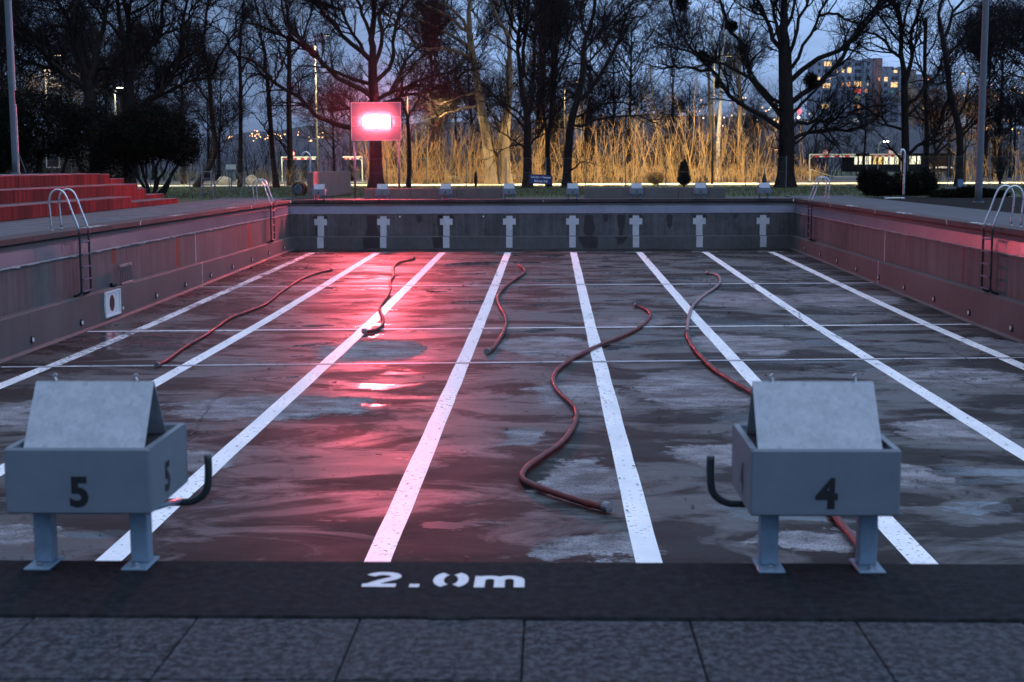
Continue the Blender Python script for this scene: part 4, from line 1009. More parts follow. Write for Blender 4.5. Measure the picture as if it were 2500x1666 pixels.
TREES = [["red",-10.18,84,[[42,26,[[-0.0,-0.0],[-0.0,1.9],[0.0,3.4],[-0.0,5.0],[-0.1,6.2],[-0.1,7.7]]],[22,10,[[-0.1,7.7],[-0.1,8.9],[0.0,10.0],[0.2,11.2]]],[17,7,[[-0.4,3.4],[-1.5,3.6],[-2.3,3.8],[-3.4,4.4],[-4.7,5.6],[-6.0,6.7],[-7.0,7.5],[-7.8,7.8]]],[16,7,[[-0.2,5.5],[-1.0,6.1],[-1.9,6.6],[-2.9,7.3],[-4.0,8.3],[-5.4,9.1],[-6.9,9.7],[-7.7,9.9]]],[12,5,[[-0.2,6.2],[-1.3,6.6],[-2.3,6.9],[-3.1,7.5],[-4.0,8.5],[-5.1,9.7],[-5.2,11.2]]],[16,7,[[-0.2,7.6],[-1.0,8.3],[-1.9,9.3],[-2.7,10.3],[-3.3,11.0],[-3.7,11.3]]],[11,6,[[-0.6,8.0],[-1.0,8.9],[-1.5,9.6],[-1.9,10.5],[-2.0,10.7],[-2.6,10.8],[-3.3,11.0]]],[12,6,[[-0.1,8.7],[-0.5,9.8],[-0.8,10.8],[-1.1,11.2]]],[14,6,[[0.1,6.4],[0.6,7.0],[1.0,7.7],[1.2,8.5],[1.3,9.6],[1.6,10.4],[2.1,11.1]]],[14,7,[[0.0,7.3],[0.3,8.1],[0.5,8.9],[0.6,10.4],[0.8,11.2]]],[13,5,[[0.2,5.3],[0.8,5.6],[1.7,6.0],[2.4,6.2],[4.0,6.8],[5.6,7.1]]],[12,4,[[0.2,4.8],[0.9,5.3],[1.7,5.5],[3.2,5.8],[4.8,6.4],[5.9,7.1]]],[11,5,[[0.6,5.5],[1.0,5.8],[1.4,6.5],[2.0,7.9],[3.0,8.6],[3.9,9.3]]],[10,4,[[-0.2,4.2],[-1.0,4.6],[-2.3,4.7],[-3.4,4.6]]]]],["sapling",-8.43,86,[[14,10,[[-0.0,0.0],[0.1,2.3],[0.0,4.3]]],[9,4,[[0.0,4.3],[-0.2,4.9],[-0.3,5.9],[-0.4,7.0]]],[10,4,[[0.0,4.2],[0.4,4.8],[0.7,5.5],[0.9,6.7]]]]],["leaning",-3.68,97,[[38,22,[[-0.0,-0.0],[-0.3,2.8],[-0.7,5.1],[-1.0,7.3],[-1.3,8.9],[-1.5,10.4]]],[20,9,[[-1.5,10.4],[-1.5,11.6],[-1.4,12.8]]],[14,6,[[-1.4,8.7],[-2.1,9.1],[-3.0,9.4],[-4.3,9.3],[-5.4,9.8],[-6.1,10.9],[-7.4,11.6],[-7.9,12.0]]],[13,6,[[-1.4,9.4],[-2.5,10.2],[-3.2,10.5],[-3.9,10.9],[-5.7,11.6],[-7.0,12.1]]],[13,6,[[-1.6,10.5],[-2.5,11.1],[-3.6,11.8],[-4.3,12.2],[-4.9,12.6]]],[12,6,[[-1.7,10.6],[-2.3,11.7],[-2.9,12.1],[-3.4,12.8]]],[9,4,[[-0.8,6.4],[-1.6,6.2],[-2.4,5.9],[-3.5,5.5]]],[9,4,[[-0.7,5.5],[-1.7,5.3],[-2.9,5.0],[-3.7,4.6]]]]],["forked",-2.63,97,[[34,22,[[-0.0,-0.0],[-0.1,2.8],[0.1,5.5],[0.2,7.3],[0.2,8.6]]],[16,8,[[0.2,8.6],[-0.0,10.0],[-0.5,11.5],[-1.2,12.6]]],[16,8,[[0.2,8.5],[0.3,10.4],[0.5,11.7],[0.6,12.7]]],[18,10,[[-0.4,-0.1],[-0.5,1.9],[-0.3,4.2],[-0.2,5.5],[0.0,6.9]]],[8,4,[[0.1,6.4],[0.8,7.1],[1.5,8.2],[1.8,9.1]]],[8,4,[[-0.1,9.7],[-1.0,10.4],[-1.8,11.2],[-2.3,12.1]]]]],["dark_narrow",-0.99,84,[[28,18,[[-0.0,0.0],[-0.0,2.6],[-0.0,4.2],[-0.3,5.7]]],[14,7,[[-0.3,5.7],[-0.4,7.3],[-0.5,8.8],[-0.5,10.3],[-0.6,11.2]]],[13,7,[[-0.0,4.0],[0.3,5.3],[0.4,6.9],[0.5,8.8],[0.6,11.1]]],[8,4,[[-0.0,3.9],[-0.7,4.6],[-1.7,5.3],[-2.5,6.0]]],[8,4,[[-0.0,3.4],[-1.0,4.5],[-1.9,5.4]]],[7,3,[[-0.0,2.2],[-0.9,2.9],[-1.7,3.4],[-2.2,3.7]]],[8,4,[[0.1,2.5],[0.7,3.2],[1.1,3.9],[1.4,4.5]]],[10,5,[[-0.4,8.4],[-0.8,9.6],[-1.1,10.3],[-1.3,11.1]]],[12,7,[[-0.3,6.5],[-0.1,8.8],[0.1,9.9],[0.1,11.1]]]]],["slim",0.31,86,[[17,9,[[-0.0,0.1],[-0.1,2.6],[0.1,3.8],[0.2,6.2],[0.2,8.6]]],[9,4,[[0.2,8.6],[0.2,10.5],[0.2,11.4]]],[8,4,[[-0.1,3.0],[-0.2,5.0],[-0.3,7.0],[-0.6,9.0],[-0.5,10.5],[-0.6,11.3]]],[7,3,[[0.2,5.8],[0.7,7.0],[1.3,8.6],[1.6,9.7],[2.1,10.7]]],[6,3,[[0.2,6.6],[0.6,7.6],[1.0,8.7],[1.2,10.1]]],[6,3,[[0.2,9.9],[1.0,10.8],[1.7,11.1]]],[6,3,[[0.1,3.8],[0.6,5.0],[1.3,5.5],[2.1,5.8]]]]],["slanted",1.38,84,[[27,20,[[0.0,0.1],[0.1,2.2],[0.3,4.0],[0.7,5.4]]],[19,8,[[0.7,5.4],[0.9,6.5],[1.0,7.8],[1.2,8.9],[1.4,9.9],[1.7,11.1]]],[13,5,[[0.8,5.2],[1.7,6.2],[2.2,7.1],[2.7,8.0],[3.1,8.9],[3.6,10.1],[4.0,11.0]]],[9,4,[[1.1,8.2],[1.7,8.9],[2.5,9.7],[3.3,10.4],[3.7,10.9]]],[8,4,[[1.1,7.3],[1.7,7.8],[2.1,8.3],[2.5,9.1],[3.1,9.8]]],[8,3,[[0.5,3.7],[1.3,3.7],[2.4,4.1],[3.3,4.2],[4.5,4.3],[5.7,3.9]]],[8,3,[[0.6,4.2],[1.4,4.7],[2.2,5.0],[3.0,5.0],[4.0,4.8],[4.7,4.4]]],[9,4,[[1.2,8.9],[0.9,9.9],[0.8,11.1]]],[7,3,[[1.0,8.8],[2.1,8.8],[3.1,8.8],[4.2,8.5]]]]],["great",14.23,82,[[50,38,[[0.0,-0.1],[0.0,1.4],[-0.0,3.3],[-0.1,5.5],[-0.2,7.8]]],[30,13,[[-0.2,7.8],[-0.3,8.9],[-0.3,10.0],[-0.4,10.9]]],[15,7,[[-0.2,3.3],[-0.8,3.8],[-1.8,4.3],[-2.5,5.0],[-3.4,5.6],[-4.4,7.1],[-5.3,8.0],[-6.0,9.1],[-6.6,10.2],[-6.6,10.9]]],[17,8,[[-0.2,4.0],[-1.0,5.1],[-1.8,6.0],[-2.2,7.2],[-2.7,8.2],[-3.3,9.3],[-3.8,10.8]]],[12,5,[[-0.2,4.8],[-1.2,5.4],[-2.0,6.2],[-2.6,6.5],[-4.3,7.1],[-5.6,7.5],[-6.8,7.8],[-7.7,8.1]]],[10,4,[[-4.4,6.8],[-5.2,6.8],[-6.1,7.0],[-7.1,7.0],[-7.7,6.8]]],[16,7,[[-0.3,7.4],[-0.9,8.7],[-1.3,9.8],[-1.9,10.8]]],[12,6,[[-0.4,8.2],[-0.8,9.6],[-1.0,10.4],[-1.1,10.8]]],[16,7,[[0.1,6.1],[0.7,6.6],[1.6,7.4],[2.8,7.8],[3.6,8.7],[4.2,9.3],[5.0,10.1],[5.5,10.8]]],[17,7,[[0.1,4.8],[0.9,5.4],[1.8,6.0],[2.7,6.7],[3.3,7.8],[3.8,8.8],[4.5,9.6],[5.3,10.6]]],[11,5,[[0.3,4.3],[1.0,5.0],[1.6,5.6],[2.2,6.2]]],[12,5,[[0.2,3.4],[0.9,3.7],[2.0,3.8],[3.0,3.9],[4.1,4.4],[5.0,4.7],[5.7,4.8]]],[12,5,[[0.2,2.7],[0.9,3.1],[1.8,3.3],[3.2,3.3],[4.4,3.5],[5.6,4.2]]],[13,6,[[0.0,7.0],[0.3,8.5],[0.7,9.9],[1.0,10.7]]],[10,5,[[-0.1,9.3],[0.2,10.2],[0.4,10.8]]],[11,5,[[0.2,6.9],[0.7,7.9],[1.3,8.9],[1.7,10.0],[2.2,10.7]]],[9,4,[[1.7,9.9],[2.7,9.9],[3.5,9.5],[4.5,9.2]]]]],["twin",21.76,84,[[25,20,[[0.0,0.0],[-0.1,2.5],[-0.2,4.5],[-0.3,6.4]]],[17,8,[[-0.3,6.4],[-0.4,7.9],[-0.6,9.4],[-0.9,10.3],[-1.1,11.0]]],[14,6,[[-0.2,6.2],[0.1,7.5],[0.1,9.0],[0.4,10.2],[0.5,10.9]]],[11,5,[[-0.4,7.3],[-1.1,8.2],[-1.8,8.9],[-2.5,9.2],[-3.3,9.4]]],[13,6,[[-0.1,4.7],[0.7,5.4],[1.3,6.1],[2.0,6.8],[2.3,7.7]]],[11,5,[[0.0,1.9],[0.7,2.4],[1.5,3.0],[2.1,3.8],[2.2,5.3]]],[9,5,[[-0.6,9.0],[-0.3,10.0],[-0.1,10.9]]],[8,4,[[-0.5,8.4],[-1.5,9.7],[-2.1,10.5],[-2.5,10.9]]],[9,4,[[-0.2,3.3],[-1.1,3.6],[-1.9,4.2],[-2.7,4.8],[-3.5,5.0]]],[10,5,[[-0.6,9.6],[-0.9,10.5],[-1.7,11.0]]]]],["straight",24.1,88,[[15,11,[[0.0,0.7],[-0.1,3.4],[-0.3,5.8],[-0.4,8.2],[-0.4,10.3]]],[7,3,[[-0.3,6.4],[-0.8,7.6],[-1.1,8.8]]],[7,3,[[-0.4,7.8],[0.1,8.8],[0.5,9.8]]],[6,3,[[-0.4,9.4],[-0.8,10.6],[-0.6,11.4]]],[6,3,[[-0.2,4.6],[0.4,5.3],[1.0,5.8]]],[6,3,[[-0.4,8.6],[-1.3,9.6],[-2.0,9.9]]]]],["curved",24.33,82,[[22,15,[[0.0,-0.0],[0.0,2.5],[-0.2,3.8],[-0.6,4.9],[-0.8,6.2],[-1.0,7.4],[-1.2,8.5]]],[12,6,[[-1.2,8.5],[-1.5,9.4],[-1.6,10.1],[-1.4,10.8]]],[10,4,[[-1.0,7.4],[-0.6,7.9],[-0.1,8.3],[0.5,9.0],[1.0,9.7]]],[11,5,[[-1.1,8.6],[-0.8,9.5],[-0.6,10.2],[-0.1,10.7]]],[7,3,[[-0.8,9.7],[-0.0,10.2],[0.8,10.4],[1.8,10.2],[2.6,9.9]]],[8,3,[[-0.3,3.8],[0.2,4.7],[0.8,5.3],[1.5,5.9]]],[7,3,[[-0.0,3.2],[0.6,3.8],[1.0,4.5]]],[7,3,[[-0.8,6.1],[-1.4,5.9],[-2.1,6.2],[-3.0,6.0]]],[6,3,[[-0.3,8.5],[0.1,7.4],[0.5,6.8],[1.0,6.5]]]]],["edge",28.4,78,[[25,16,[[0.0,-0.2],[-0.3,3.1],[-0.5,6.7],[-0.8,10.2]]],[8,3,[[-0.5,5.3],[-1.3,5.7],[-2.1,6.0],[-3.0,6.3]]],[8,3,[[-0.5,6.7],[-1.3,7.2],[-2.2,7.6],[-2.9,8.0]]],[9,3,[[-0.5,6.0],[-1.5,6.5],[-2.4,6.8],[-3.2,6.8]]],[8,3,[[-0.6,8.1],[-1.5,8.8],[-2.1,9.4],[-2.5,9.9]]],[8,3,[[-0.3,3.8],[-1.1,4.4],[-1.9,5.0]]]]],["left_fork",-25.37,78,[[40,30,[[-0.0,0.3],[0.1,2.6],[-0.1,4.8],[-0.2,6.3]]],[22,12,[[-0.1,6.0],[-0.4,7.1],[-0.7,8.2],[-0.7,9.5],[-0.6,10.6]]],[24,14,[[-0.1,6.0],[0.2,7.1],[0.5,8.4]]],[14,8,[[0.5,8.4],[0.9,9.2],[1.2,10.0],[1.4,10.6]]],[12,6,[[0.5,8.4],[0.0,9.1],[-0.3,9.8],[-0.8,10.6]]],[15,7,[[-0.3,5.5],[-1.0,6.3],[-1.9,7.1],[-2.5,8.0],[-3.2,8.5],[-3.7,8.9],[-4.2,9.2],[-4.7,10.2]]],[11,5,[[-1.3,6.6],[-2.4,6.8],[-3.3,7.2],[-4.0,7.5],[-5.1,8.1],[-5.5,8.5]]],[10,5,[[-0.6,9.0],[-1.3,9.7],[-1.9,10.3],[-2.2,10.7]]],[9,4,[[-0.7,8.4],[-1.4,9.1],[-2.2,9.2],[-3.0,8.9],[-3.8,7.7],[-4.7,7.2]]],[8,4,[[-0.4,7.9],[-0.1,8.6],[0.4,8.8]]]]],["left_main",-24.09,80,[[36,28,[[-0.0,0.1],[0.1,2.7],[0.2,4.9],[0.2,6.4],[0.2,7.3]]],[18,9,[[0.2,7.3],[-0.0,8.6],[-0.3,9.9],[-0.3,10.9]]],[15,8,[[0.2,7.3],[0.2,8.6],[0.2,9.7],[0.2,10.8]]],[18,9,[[0.3,7.0],[0.7,7.6],[1.2,8.1],[1.8,8.7],[2.0,9.7],[2.2,10.8]]],[13,6,[[0.7,7.4],[0.6,8.4],[0.5,9.3],[0.4,10.2],[0.6,10.8]]],[15,7,[[0.2,4.5],[0.9,5.1],[1.7,5.6],[2.4,6.4],[2.8,7.3],[3.0,8.6],[3.2,9.7],[3.4,10.8]]],[12,5,[[0.3,4.3],[1.2,5.0],[2.2,5.6],[3.0,6.1],[4.0,6.4],[5.2,6.4]]],[11,5,[[0.1,5.2],[-0.5,5.7],[-1.1,6.2],[-1.7,6.4]]],[10,5,[[0.0,8.4],[-0.6,9.5],[-1.2,9.9],[-1.9,10.6],[-2.2,11.0]]],[10,5,[[0.2,9.9],[1.1,10.3],[1.7,10.8]]],[8,4,[[1.9,9.3],[2.6,9.4],[3.0,9.8]]],[9,4,[[2.8,6.7],[3.4,7.7],[4.0,8.8],[4.2,9.7],[4.1,10.3],[4.7,10.7]]],[9,4,[[2.1,5.6],[2.1,6.7],[1.6,7.3],[1.1,7.6]]]]],["left_far",-22.75,90,[[20,14,[[-0.0,0.2],[1.3,2.1],[1.2,4.5],[1.1,7.0]]],[12,6,[[1.1,7.0],[0.8,9.1],[1.0,11.1],[1.2,11.9]]],[9,4,[[1.1,7.0],[2.0,8.2],[2.8,9.5],[3.3,10.7]]],[8,4,[[1.2,5.3],[0.5,6.1],[-0.2,7.3],[-0.4,8.6]]],[7,3,[[1.0,7.8],[0.1,8.0],[-0.6,8.5]]]]],["left_slim",-20.28,92,[[16,11,[[-0.0,0.1],[0.1,2.8],[0.2,6.2],[0.2,8.8]]],[10,4,[[0.2,8.8],[0.4,10.5],[0.6,12.1]]],[7,3,[[0.2,7.4],[0.9,8.6],[1.7,9.4],[2.2,10.2]]],[7,3,[[0.2,8.1],[-0.4,9.1],[-0.9,10.2],[-1.8,10.6]]],[7,3,[[0.2,6.2],[0.7,7.1],[1.5,7.4]]]]],["left_lean",-17.07,88,[[18,13,[[-0.0,0.0],[-0.2,2.3],[-0.3,4.8],[-0.4,6.8]]],[10,4,[[-0.4,6.8],[-0.6,8.5],[-0.8,10.1],[-1.1,11.7]]],[8,3,[[-0.4,6.0],[0.4,7.2],[0.9,8.4],[1.0,9.7]]],[7,3,[[-0.4,6.7],[-1.1,7.5],[-1.6,8.5]]],[7,3,[[-0.2,3.2],[-0.8,4.0],[-1.2,4.6]]]]],["left_straight",-17.27,94,[[22,14,[[-0.0,0.1],[0.0,2.8],[0.0,5.5],[0.1,8.1],[0.1,9.8]]],[10,4,[[0.1,9.8],[-0.0,11.5],[-0.1,12.4]]],[8,4,[[0.1,8.5],[0.9,9.5],[1.3,10.6],[1.8,11.5]]],[8,4,[[0.1,8.8],[-0.7,9.6],[-1.2,10.8],[-1.7,12.4]]],[8,3,[[0.1,6.3],[0.9,7.2],[2.1,7.7]]]]],["birch",13.26,107,[[17,10,[[0.0,0.6],[0.0,2.9],[0.1,5.4],[0.2,7.6],[0.2,9.8]]],[6,3,[[0.2,8.8],[-0.2,9.8],[-0.5,10.7]]],[6,3,[[0.2,9.6],[0.3,11.2],[0.1,12.7]]],[5,2,[[0.2,8.2],[0.5,9.3],[0.9,10.0]]]]],["poplar_a",14.74,106,[[17,11,[[0.0,0.1],[-0.0,2.9],[0.0,5.8],[-0.1,8.7],[-0.1,11.1]]],[6,3,[[-0.1,7.3],[-0.6,8.7],[-0.8,9.9]]],[6,3,[[-0.1,8.5],[0.3,9.9],[0.5,11.1]]],[6,3,[[-0.1,11.1],[-0.1,13.0]]]]],["poplar_b",12.86,108,[[15,9,[[0.0,0.1],[-0.0,2.9],[-0.2,5.9],[-0.3,8.9]]],[6,3,[[-0.3,7.9],[-0.7,9.1],[-1.3,9.7]]],[6,3,[[-0.3,8.9],[-0.0,9.9],[0.0,11.3]]]]],["lit_sapling",8.37,106,[[8,5,[[0.5,0.1],[0.4,2.9],[-0.0,5.4],[-0.4,7.8],[-0.4,8.8]]],[5,3,[[-0.1,5.4],[-0.5,6.3],[-0.8,7.6],[-0.7,8.6]]],[4,2,[[0.2,4.4],[0.7,5.8],[1.1,7.3]]]]]]
TL = {'red': 'broad bare tree lit red, standing behind the scoreboard', 'sapling': 'small forked bare tree just right of the scoreboard', 'leaning': 'thick bare tree leaning left with gold lit bark', 'forked': 'twin trunked bare tree with gold lit bark right of the leaning one', 'dark_narrow': 'dark forked bare tree left of the blue banner', 'slim': 'slim dark tree directly behind the blue banner', 'slanted': 'dark tree slanting right with long drooping right branches', 'great': 'great dark spreading tree with thick flared trunk before the tower block', 'twin': 'dark tree behind the shower post with a low curved right branch', 'straight': 'thin straight tree right of the shower post tree', 'curved': 'tree with snaking trunk left of the tall grey pole', 'edge': 'bare tree whose branches reach in at the right picture edge', 'left_fork': 'dark forked tree at left above the bleachers', 'left_main': 'tall dark tree rising from the dark yew at left', 'left_far': 'thin tree leaning left beyond the yew', 'left_slim': 'slender straight tree behind the notice board stand', 'left_lean': 'tree leaning left in front of the distant lights', 'left_straight': 'straight dark tree above the left height barrier', 'birch': 'white birch trunk glowing in the lamp light', 'poplar_a': 'tall gold lit trunk just left of the great tree', 'poplar_b': 'thin trunk standing left of the white birch', 'lit_sapling': 'slender gold lit sapling above the pale round bush'}
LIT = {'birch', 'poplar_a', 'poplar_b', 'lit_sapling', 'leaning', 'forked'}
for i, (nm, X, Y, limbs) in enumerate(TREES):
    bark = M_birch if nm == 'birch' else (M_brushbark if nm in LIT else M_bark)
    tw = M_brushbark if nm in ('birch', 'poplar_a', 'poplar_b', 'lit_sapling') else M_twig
    mist = {'great': ((-6.2, 10.6, .55), (-5.0, 7.6, .4), (1.3, 6.2, .5), (-3.3, 9.3, .38)), 'left_fork': ((-3.8, 8.6, .55),), 'poplar_b': ((-.3, 9.2, .5), (.4, 7.5, .4)), 'poplar_a': ((.1, 10.0, .45),)}.get(nm, ())
    dens = {'red': 1.0, 'great': .95, 'left_main': 1.0, 'left_fork': 1.0, 'slanted': .8, 'curved': .7, 'edge': .8, 'birch': .5, 'poplar_a': .5, 'poplar_b': .5, 'lit_sapling': .5, 'straight': .7, 'dark_narrow': .85, 'slim': .7}.get(nm, .85)
    tree(X, Y, limbs, TL[nm], 100 + i, bark, tw, dens, mist=mist, spread={'birch': .6, 'poplar_a': .6, 'poplar_b': .6, 'lit_sapling': .5, 'sapling': .7}.get(nm, 1.0))

# background wood: four growth forms, copied
def generic(seed, h, slim):
    rg = np.random.RandomState(seed); limbs = []
    sway = rg.normal() * .3
    tr = [(0, 0), (sway * .3, h * .3), (sway, h * .6), (sway * 1.3, h * .95)]
    limbs.append((h * 1.5, 3, tr))
    for k in range(int(h * 1.3)):
        t = rg.uniform(.18, .92); z = h * t; s = rg.choice([-1, 1]); ln = h * rg.uniform(.16, .36) * (1.1 - .5 * t) * slim; x0 = np.interp(z, [0, h * .3, h * .6, h * .95], [0, sway * .3, sway, sway * 1.3])
        a = rg.uniform(.5, 1.2); limbs.append((h * .45, 2, [(x0, z), (x0 + s * ln * .4 * math.cos(a), z + ln * .45 * math.sin(a)), (x0 + s * ln * math.cos(a), z + ln * math.sin(a) * 1.05)]))
    return limbs
protos = []
for i, (h, sl) in enumerate(((13, 1.0), (10.5, 1.2), (15, .7), (9, 1.4))):
    protos.append(tree(-60 + i * 9.0, 126 + i * 3, generic(50 + i, h, sl), 'bare tree in the dark wood behind the path', 300 + i, M_farwood, M_farwood, .8, 'dark wood behind the path', twr=.011))
rr = random.Random(8)
def copy_tree(src, loc, rz, sc):
    c = src.copy(); col.objects.link(c); c.location = loc; c.rotation_euler.z = rz; c.scale = (sc, sc, sc)
    for ch in src.children: q = ch.copy(); col.objects.link(q); q.parent = c
    return c
spots = []
for i in range(15): spots.append((rr.uniform(-58, -20), rr.uniform(122, 165)))
for i in range(7): spots.append((rr.uniform(-20, 2), rr.uniform(118, 150)))
for i in range(7): spots.append((rr.uniform(2, 22), rr.uniform(114, 160)))
for i in range(6): spots.append((rr.uniform(42, 66), rr.uniform(118, 160)))
for i in range(4): spots.append((rr.uniform(30, 44), rr.uniform(125, 165)))
for i in range(6): spots.append((rr.uniform(-46, -22), rr.uniform(100, 116)))
for i in range(3): spots.append((rr.uniform(-12, 20), rr.uniform(110, 118)))
for i in range(9): spots.append((rr.uniform(19, 46), rr.uniform(128, 150)))
spots = [q for i_, q in enumerate(spots) if not (.175 < q[0] / q[1] < .30 and i_ % 4)]
for k, (x, y) in enumerate(spots): 
    if 14 < x < 60 and y < 125: y += 15
    copy_tree(protos[k % 4], (x, y, -.02), rr.uniform(0, 6.28), rr.uniform(.85, 1.25) * (.85 if x > 16 else 1))

# lit thicket beyond the path: uncountable stems
def thicket(name, seed, n, xr, yr, hr, m, gap=None, fine=1.0, rad=(.012, .032), ang=(18, 48), wob=.10):
    rg = np.random.RandomState(seed); K = 7
    x = rg.uniform(xr[0], xr[1], n); y = yr[0] + (yr[1] - yr[0]) * rg.rand(n) ** 1.6
    if gap: x = x[[not any(a < v < b for a, b in gap) for v in x]]; n = len(x); y = y[:n]
    h = rg.uniform(hr[0], hr[1], n) * (.55 + .45 * rg.rand(n)) * (1 + .25 * np.sin(x * .9 + 1) * np.sin(x * .37))
    d = np.stack([rg.normal(0, .17, n), rg.normal(0, .17, n), np.ones(n)], 1); d /= np.linalg.norm(d, axis=1, keepdims=True)
    C = np.empty((n, K, 3)); C[:, 0] = np.stack([x, y, np.full(n, -.1)], 1)
    for k in range(1, K):
        d = d + rg.normal(size=(n, 3)) * wob; d[:, 2] = np.maximum(d[:, 2], .35); d /= np.linalg.norm(d, axis=1, keepdims=True); C[:, k] = C[:, k - 1] + d * (h / (K - 1))[:, None]
    R = rg.uniform(rad[0], rad[1], n)[:, None] * np.linspace(1, .3, K)[None] * (h / hr[1])[:, None] ** .3
    C1, R1, L1 = children(rg, C, R, h, 1.7 * fine, .5, 1.7, ang, 4, .6, .006, .25, .2, .1)
    C2, R2, L2 = children(rg, C1, R1, L1, 2.6 * fine, .25, .7, (20, 55), 3, .7, .004, .1, .2, .1, cap=int(16000))
    R1 = np.maximum(R1, .009); R2 = np.maximum(R2, .0065)
    return inst(name, np_mesh(name, [np_tubes(C, R, 5), np_tubes(C1, R1, 3), np_tubes(C2, R2, 3)], m), kind='stuff')
thicket('brush_thicket', 1, 330, (-13.0, 16.5), (100.6, 106), (2.2, 6.6), M_brush, fine=.6, rad=(.014, .038), ang=(16, 46), wob=.085)
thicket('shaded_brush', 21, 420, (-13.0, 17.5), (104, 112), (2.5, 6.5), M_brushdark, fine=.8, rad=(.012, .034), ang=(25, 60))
thicket('brush_thicket', 2, 150, (29.5, 58), (100.6, 108), (1.4, 4.0), M_brush, fine=.8, rad=(.014, .036), ang=(28, 62), wob=.13)
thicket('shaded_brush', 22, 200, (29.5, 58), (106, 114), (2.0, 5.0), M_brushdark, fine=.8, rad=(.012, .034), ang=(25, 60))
thicket('brush_saplings', 3, 100, (-13, 20), (103, 110), (5, 8.5), M_brush, fine=.45, rad=(.02, .045))
thicket('brush_saplings', 7, 40, (32, 60), (104, 112), (4.5, 7), M_brush, fine=.9, rad=(.02, .04))
thicket('dark_undergrowth', 14, 330, (-14, 24), (116, 128), (3.5, 7.5), M_farwood, rad=(.03, .06), fine=1.3)
thicket('dark_undergrowth', 4, 420, (-60, -11), (126, 150), (2.2, 6.5), M_farwood, rad=(.02, .05))
thicket('dark_undergrowth', 5, 300, (14, 62), (152, 170), (2.2, 6.0), M_farwood, rad=(.02, .05))
thicket('low_scrub', 6, 500, (-13, 20), (99.6, 103), (.3, 1.0), M_brush, fine=1.5, rad=(.006, .014))

# leafy shrubs
def leaves(name, seed, blobs, n, size, m, parent, power=1.0):
    rg = np.random.RandomState(seed); wts = np.array([b[3] * b[4] * b[5] for b in blobs]); wts = wts / wts.sum(); pick = rg.choice(len(blobs), n, p=wts)
    B = np.array(blobs)[pick]; d = rg.normal(size=(n, 3)); d /= np.linalg.norm(d, axis=1, keepdims=True)
    lump = 1 + .13 * np.sin(d[:, 0] * 7 + B[:, 0] * 3) * np.cos(d[:, 2] * 6 + B[:, 2]) + .09 * rg.normal(size=n)
    p = B[:, :3] + d * B[:, 3:6] * (rg.uniform(.55, 1.0, n) ** .6 * lump)[:, None]; p[:, 2] = np.maximum(p[:, 2], .03)
    a = rg.normal(size=(n, 3)); a /= np.linalg.norm(a, axis=1, keepdims=True); b = np.cross(a, rg.normal(size=(n, 3))); b /= np.linalg.norm(b, axis=1, keepdims=True)
    s = (size * rg.uniform(.6, 1.4, n))[:, None]
    v = np.stack([p - a * s, p - b * s * .45, p + a * s, p + b * s * .45], 1).reshape(-1, 3)
    return inst(name, np_mesh(name, [(v, np.arange(n * 4).reshape(-1, 4))], m, False), parent)
def stems(parent, seed, pts, m, r_=.05):
    rg = np.random.RandomState(seed); P = []
    for (a, b) in pts: P.append([np.array(a) * (1 - t) + np.array(b) * t + rg.normal(size=3) * .05 * (0 < t < 1) for t in np.linspace(0, 1, 6)])
    P = np.array(P); inst('stems', np_mesh('stems', [np_tubes(P, np.tile(np.linspace(r_, r_ * .4, 6), (len(P), 1)), 7)], m), parent)
r = thing('yew_shrub', 'big round dark yew with bare lower stems beside the bleacher steps', 'shrub', (-17.6, 62, 0))
leaves('foliage', 1, [(0, 0, 2.75, 1.75, 1.5, 1.25), (-1.1, .2, 2.6, 1.2, 1.2, 1.1), (1.2, -.1, 2.5, 1.1, 1.2, 1.05), (0, 0, 3.4, 1.1, 1, .8), (1.5, .1, 2.0, .75, .8, .7), (-1.6, 0, 2.0, .8, .8, .7)], 34000, .055, M_leaf, r)
stems(r, 2, [((-.1, 0, 0), (-.6, 0, 2.2)), ((.1, 0, 0), (.5, 0, 2.2)), ((0, .1, 0), (1.0, .1, 1.8)), ((0, -.1, 0), (-1.2, 0, 1.9)), ((.2, 0, 0), (1.6, 0, 1.7)), ((.5, 0, 0), (1.3, .2, 1.6))], M_bark, .09)
r = thing('yew_shrub', 'tallest dark evergreen mass behind the pole at the left edge', 'shrub', (-22.7, 62, 0))
leaves('foliage', 3, [(2.4, .4, 2.6, 1.3, 1.1, 1.7), (3.2, .6, 1.6, 1.1, .9, 1.3), (0, 0, 3.2, 2.2, 1.5, 1.7), (-2, 0, 3.0, 2.0, 1.5, 2.0), (1.3, 0, 3.0, 1.3, 1.2, 1.3), (-.5, 0, 1.6, .6, 1, 1.2), (-3, 0, 1.4, 1.6, 1.2, 1.4)], 46000, .06, M_leaf, r)
stems(r, 4, [((0, 0, 0), (.3, 0, 2.8)), ((-.8, 0, 0), (-1.5, 0, 2.8)), ((.9, 0, 0), (1.5, 0, 2.6)), ((2.2, 0, 0), (1.6, 0, 2.6))], M_bark, .12)
r = thing('hedge_shrub', 'dark leafy hedge shrub left of the shower post', 'shrub', (13.75, 57.6, 0))
leaves('foliage', 5, [(-.1, 0, .55, .62, .5, .58), (.35, 0, .45, .5, .5, .5), (-.35, 0, .75, .35, .4, .38)], 15000, .035, M_leaf, r); stems(r, 6, [((0, 0, 0), (-.2, 0, .8)), ((.1, 0, 0), (.4, 0, .7))], M_bark, .03)
r = thing('hedge_shrub', 'dark leafy hedge shrub right of the shower post', 'shrub', (15.45, 57.8, 0))
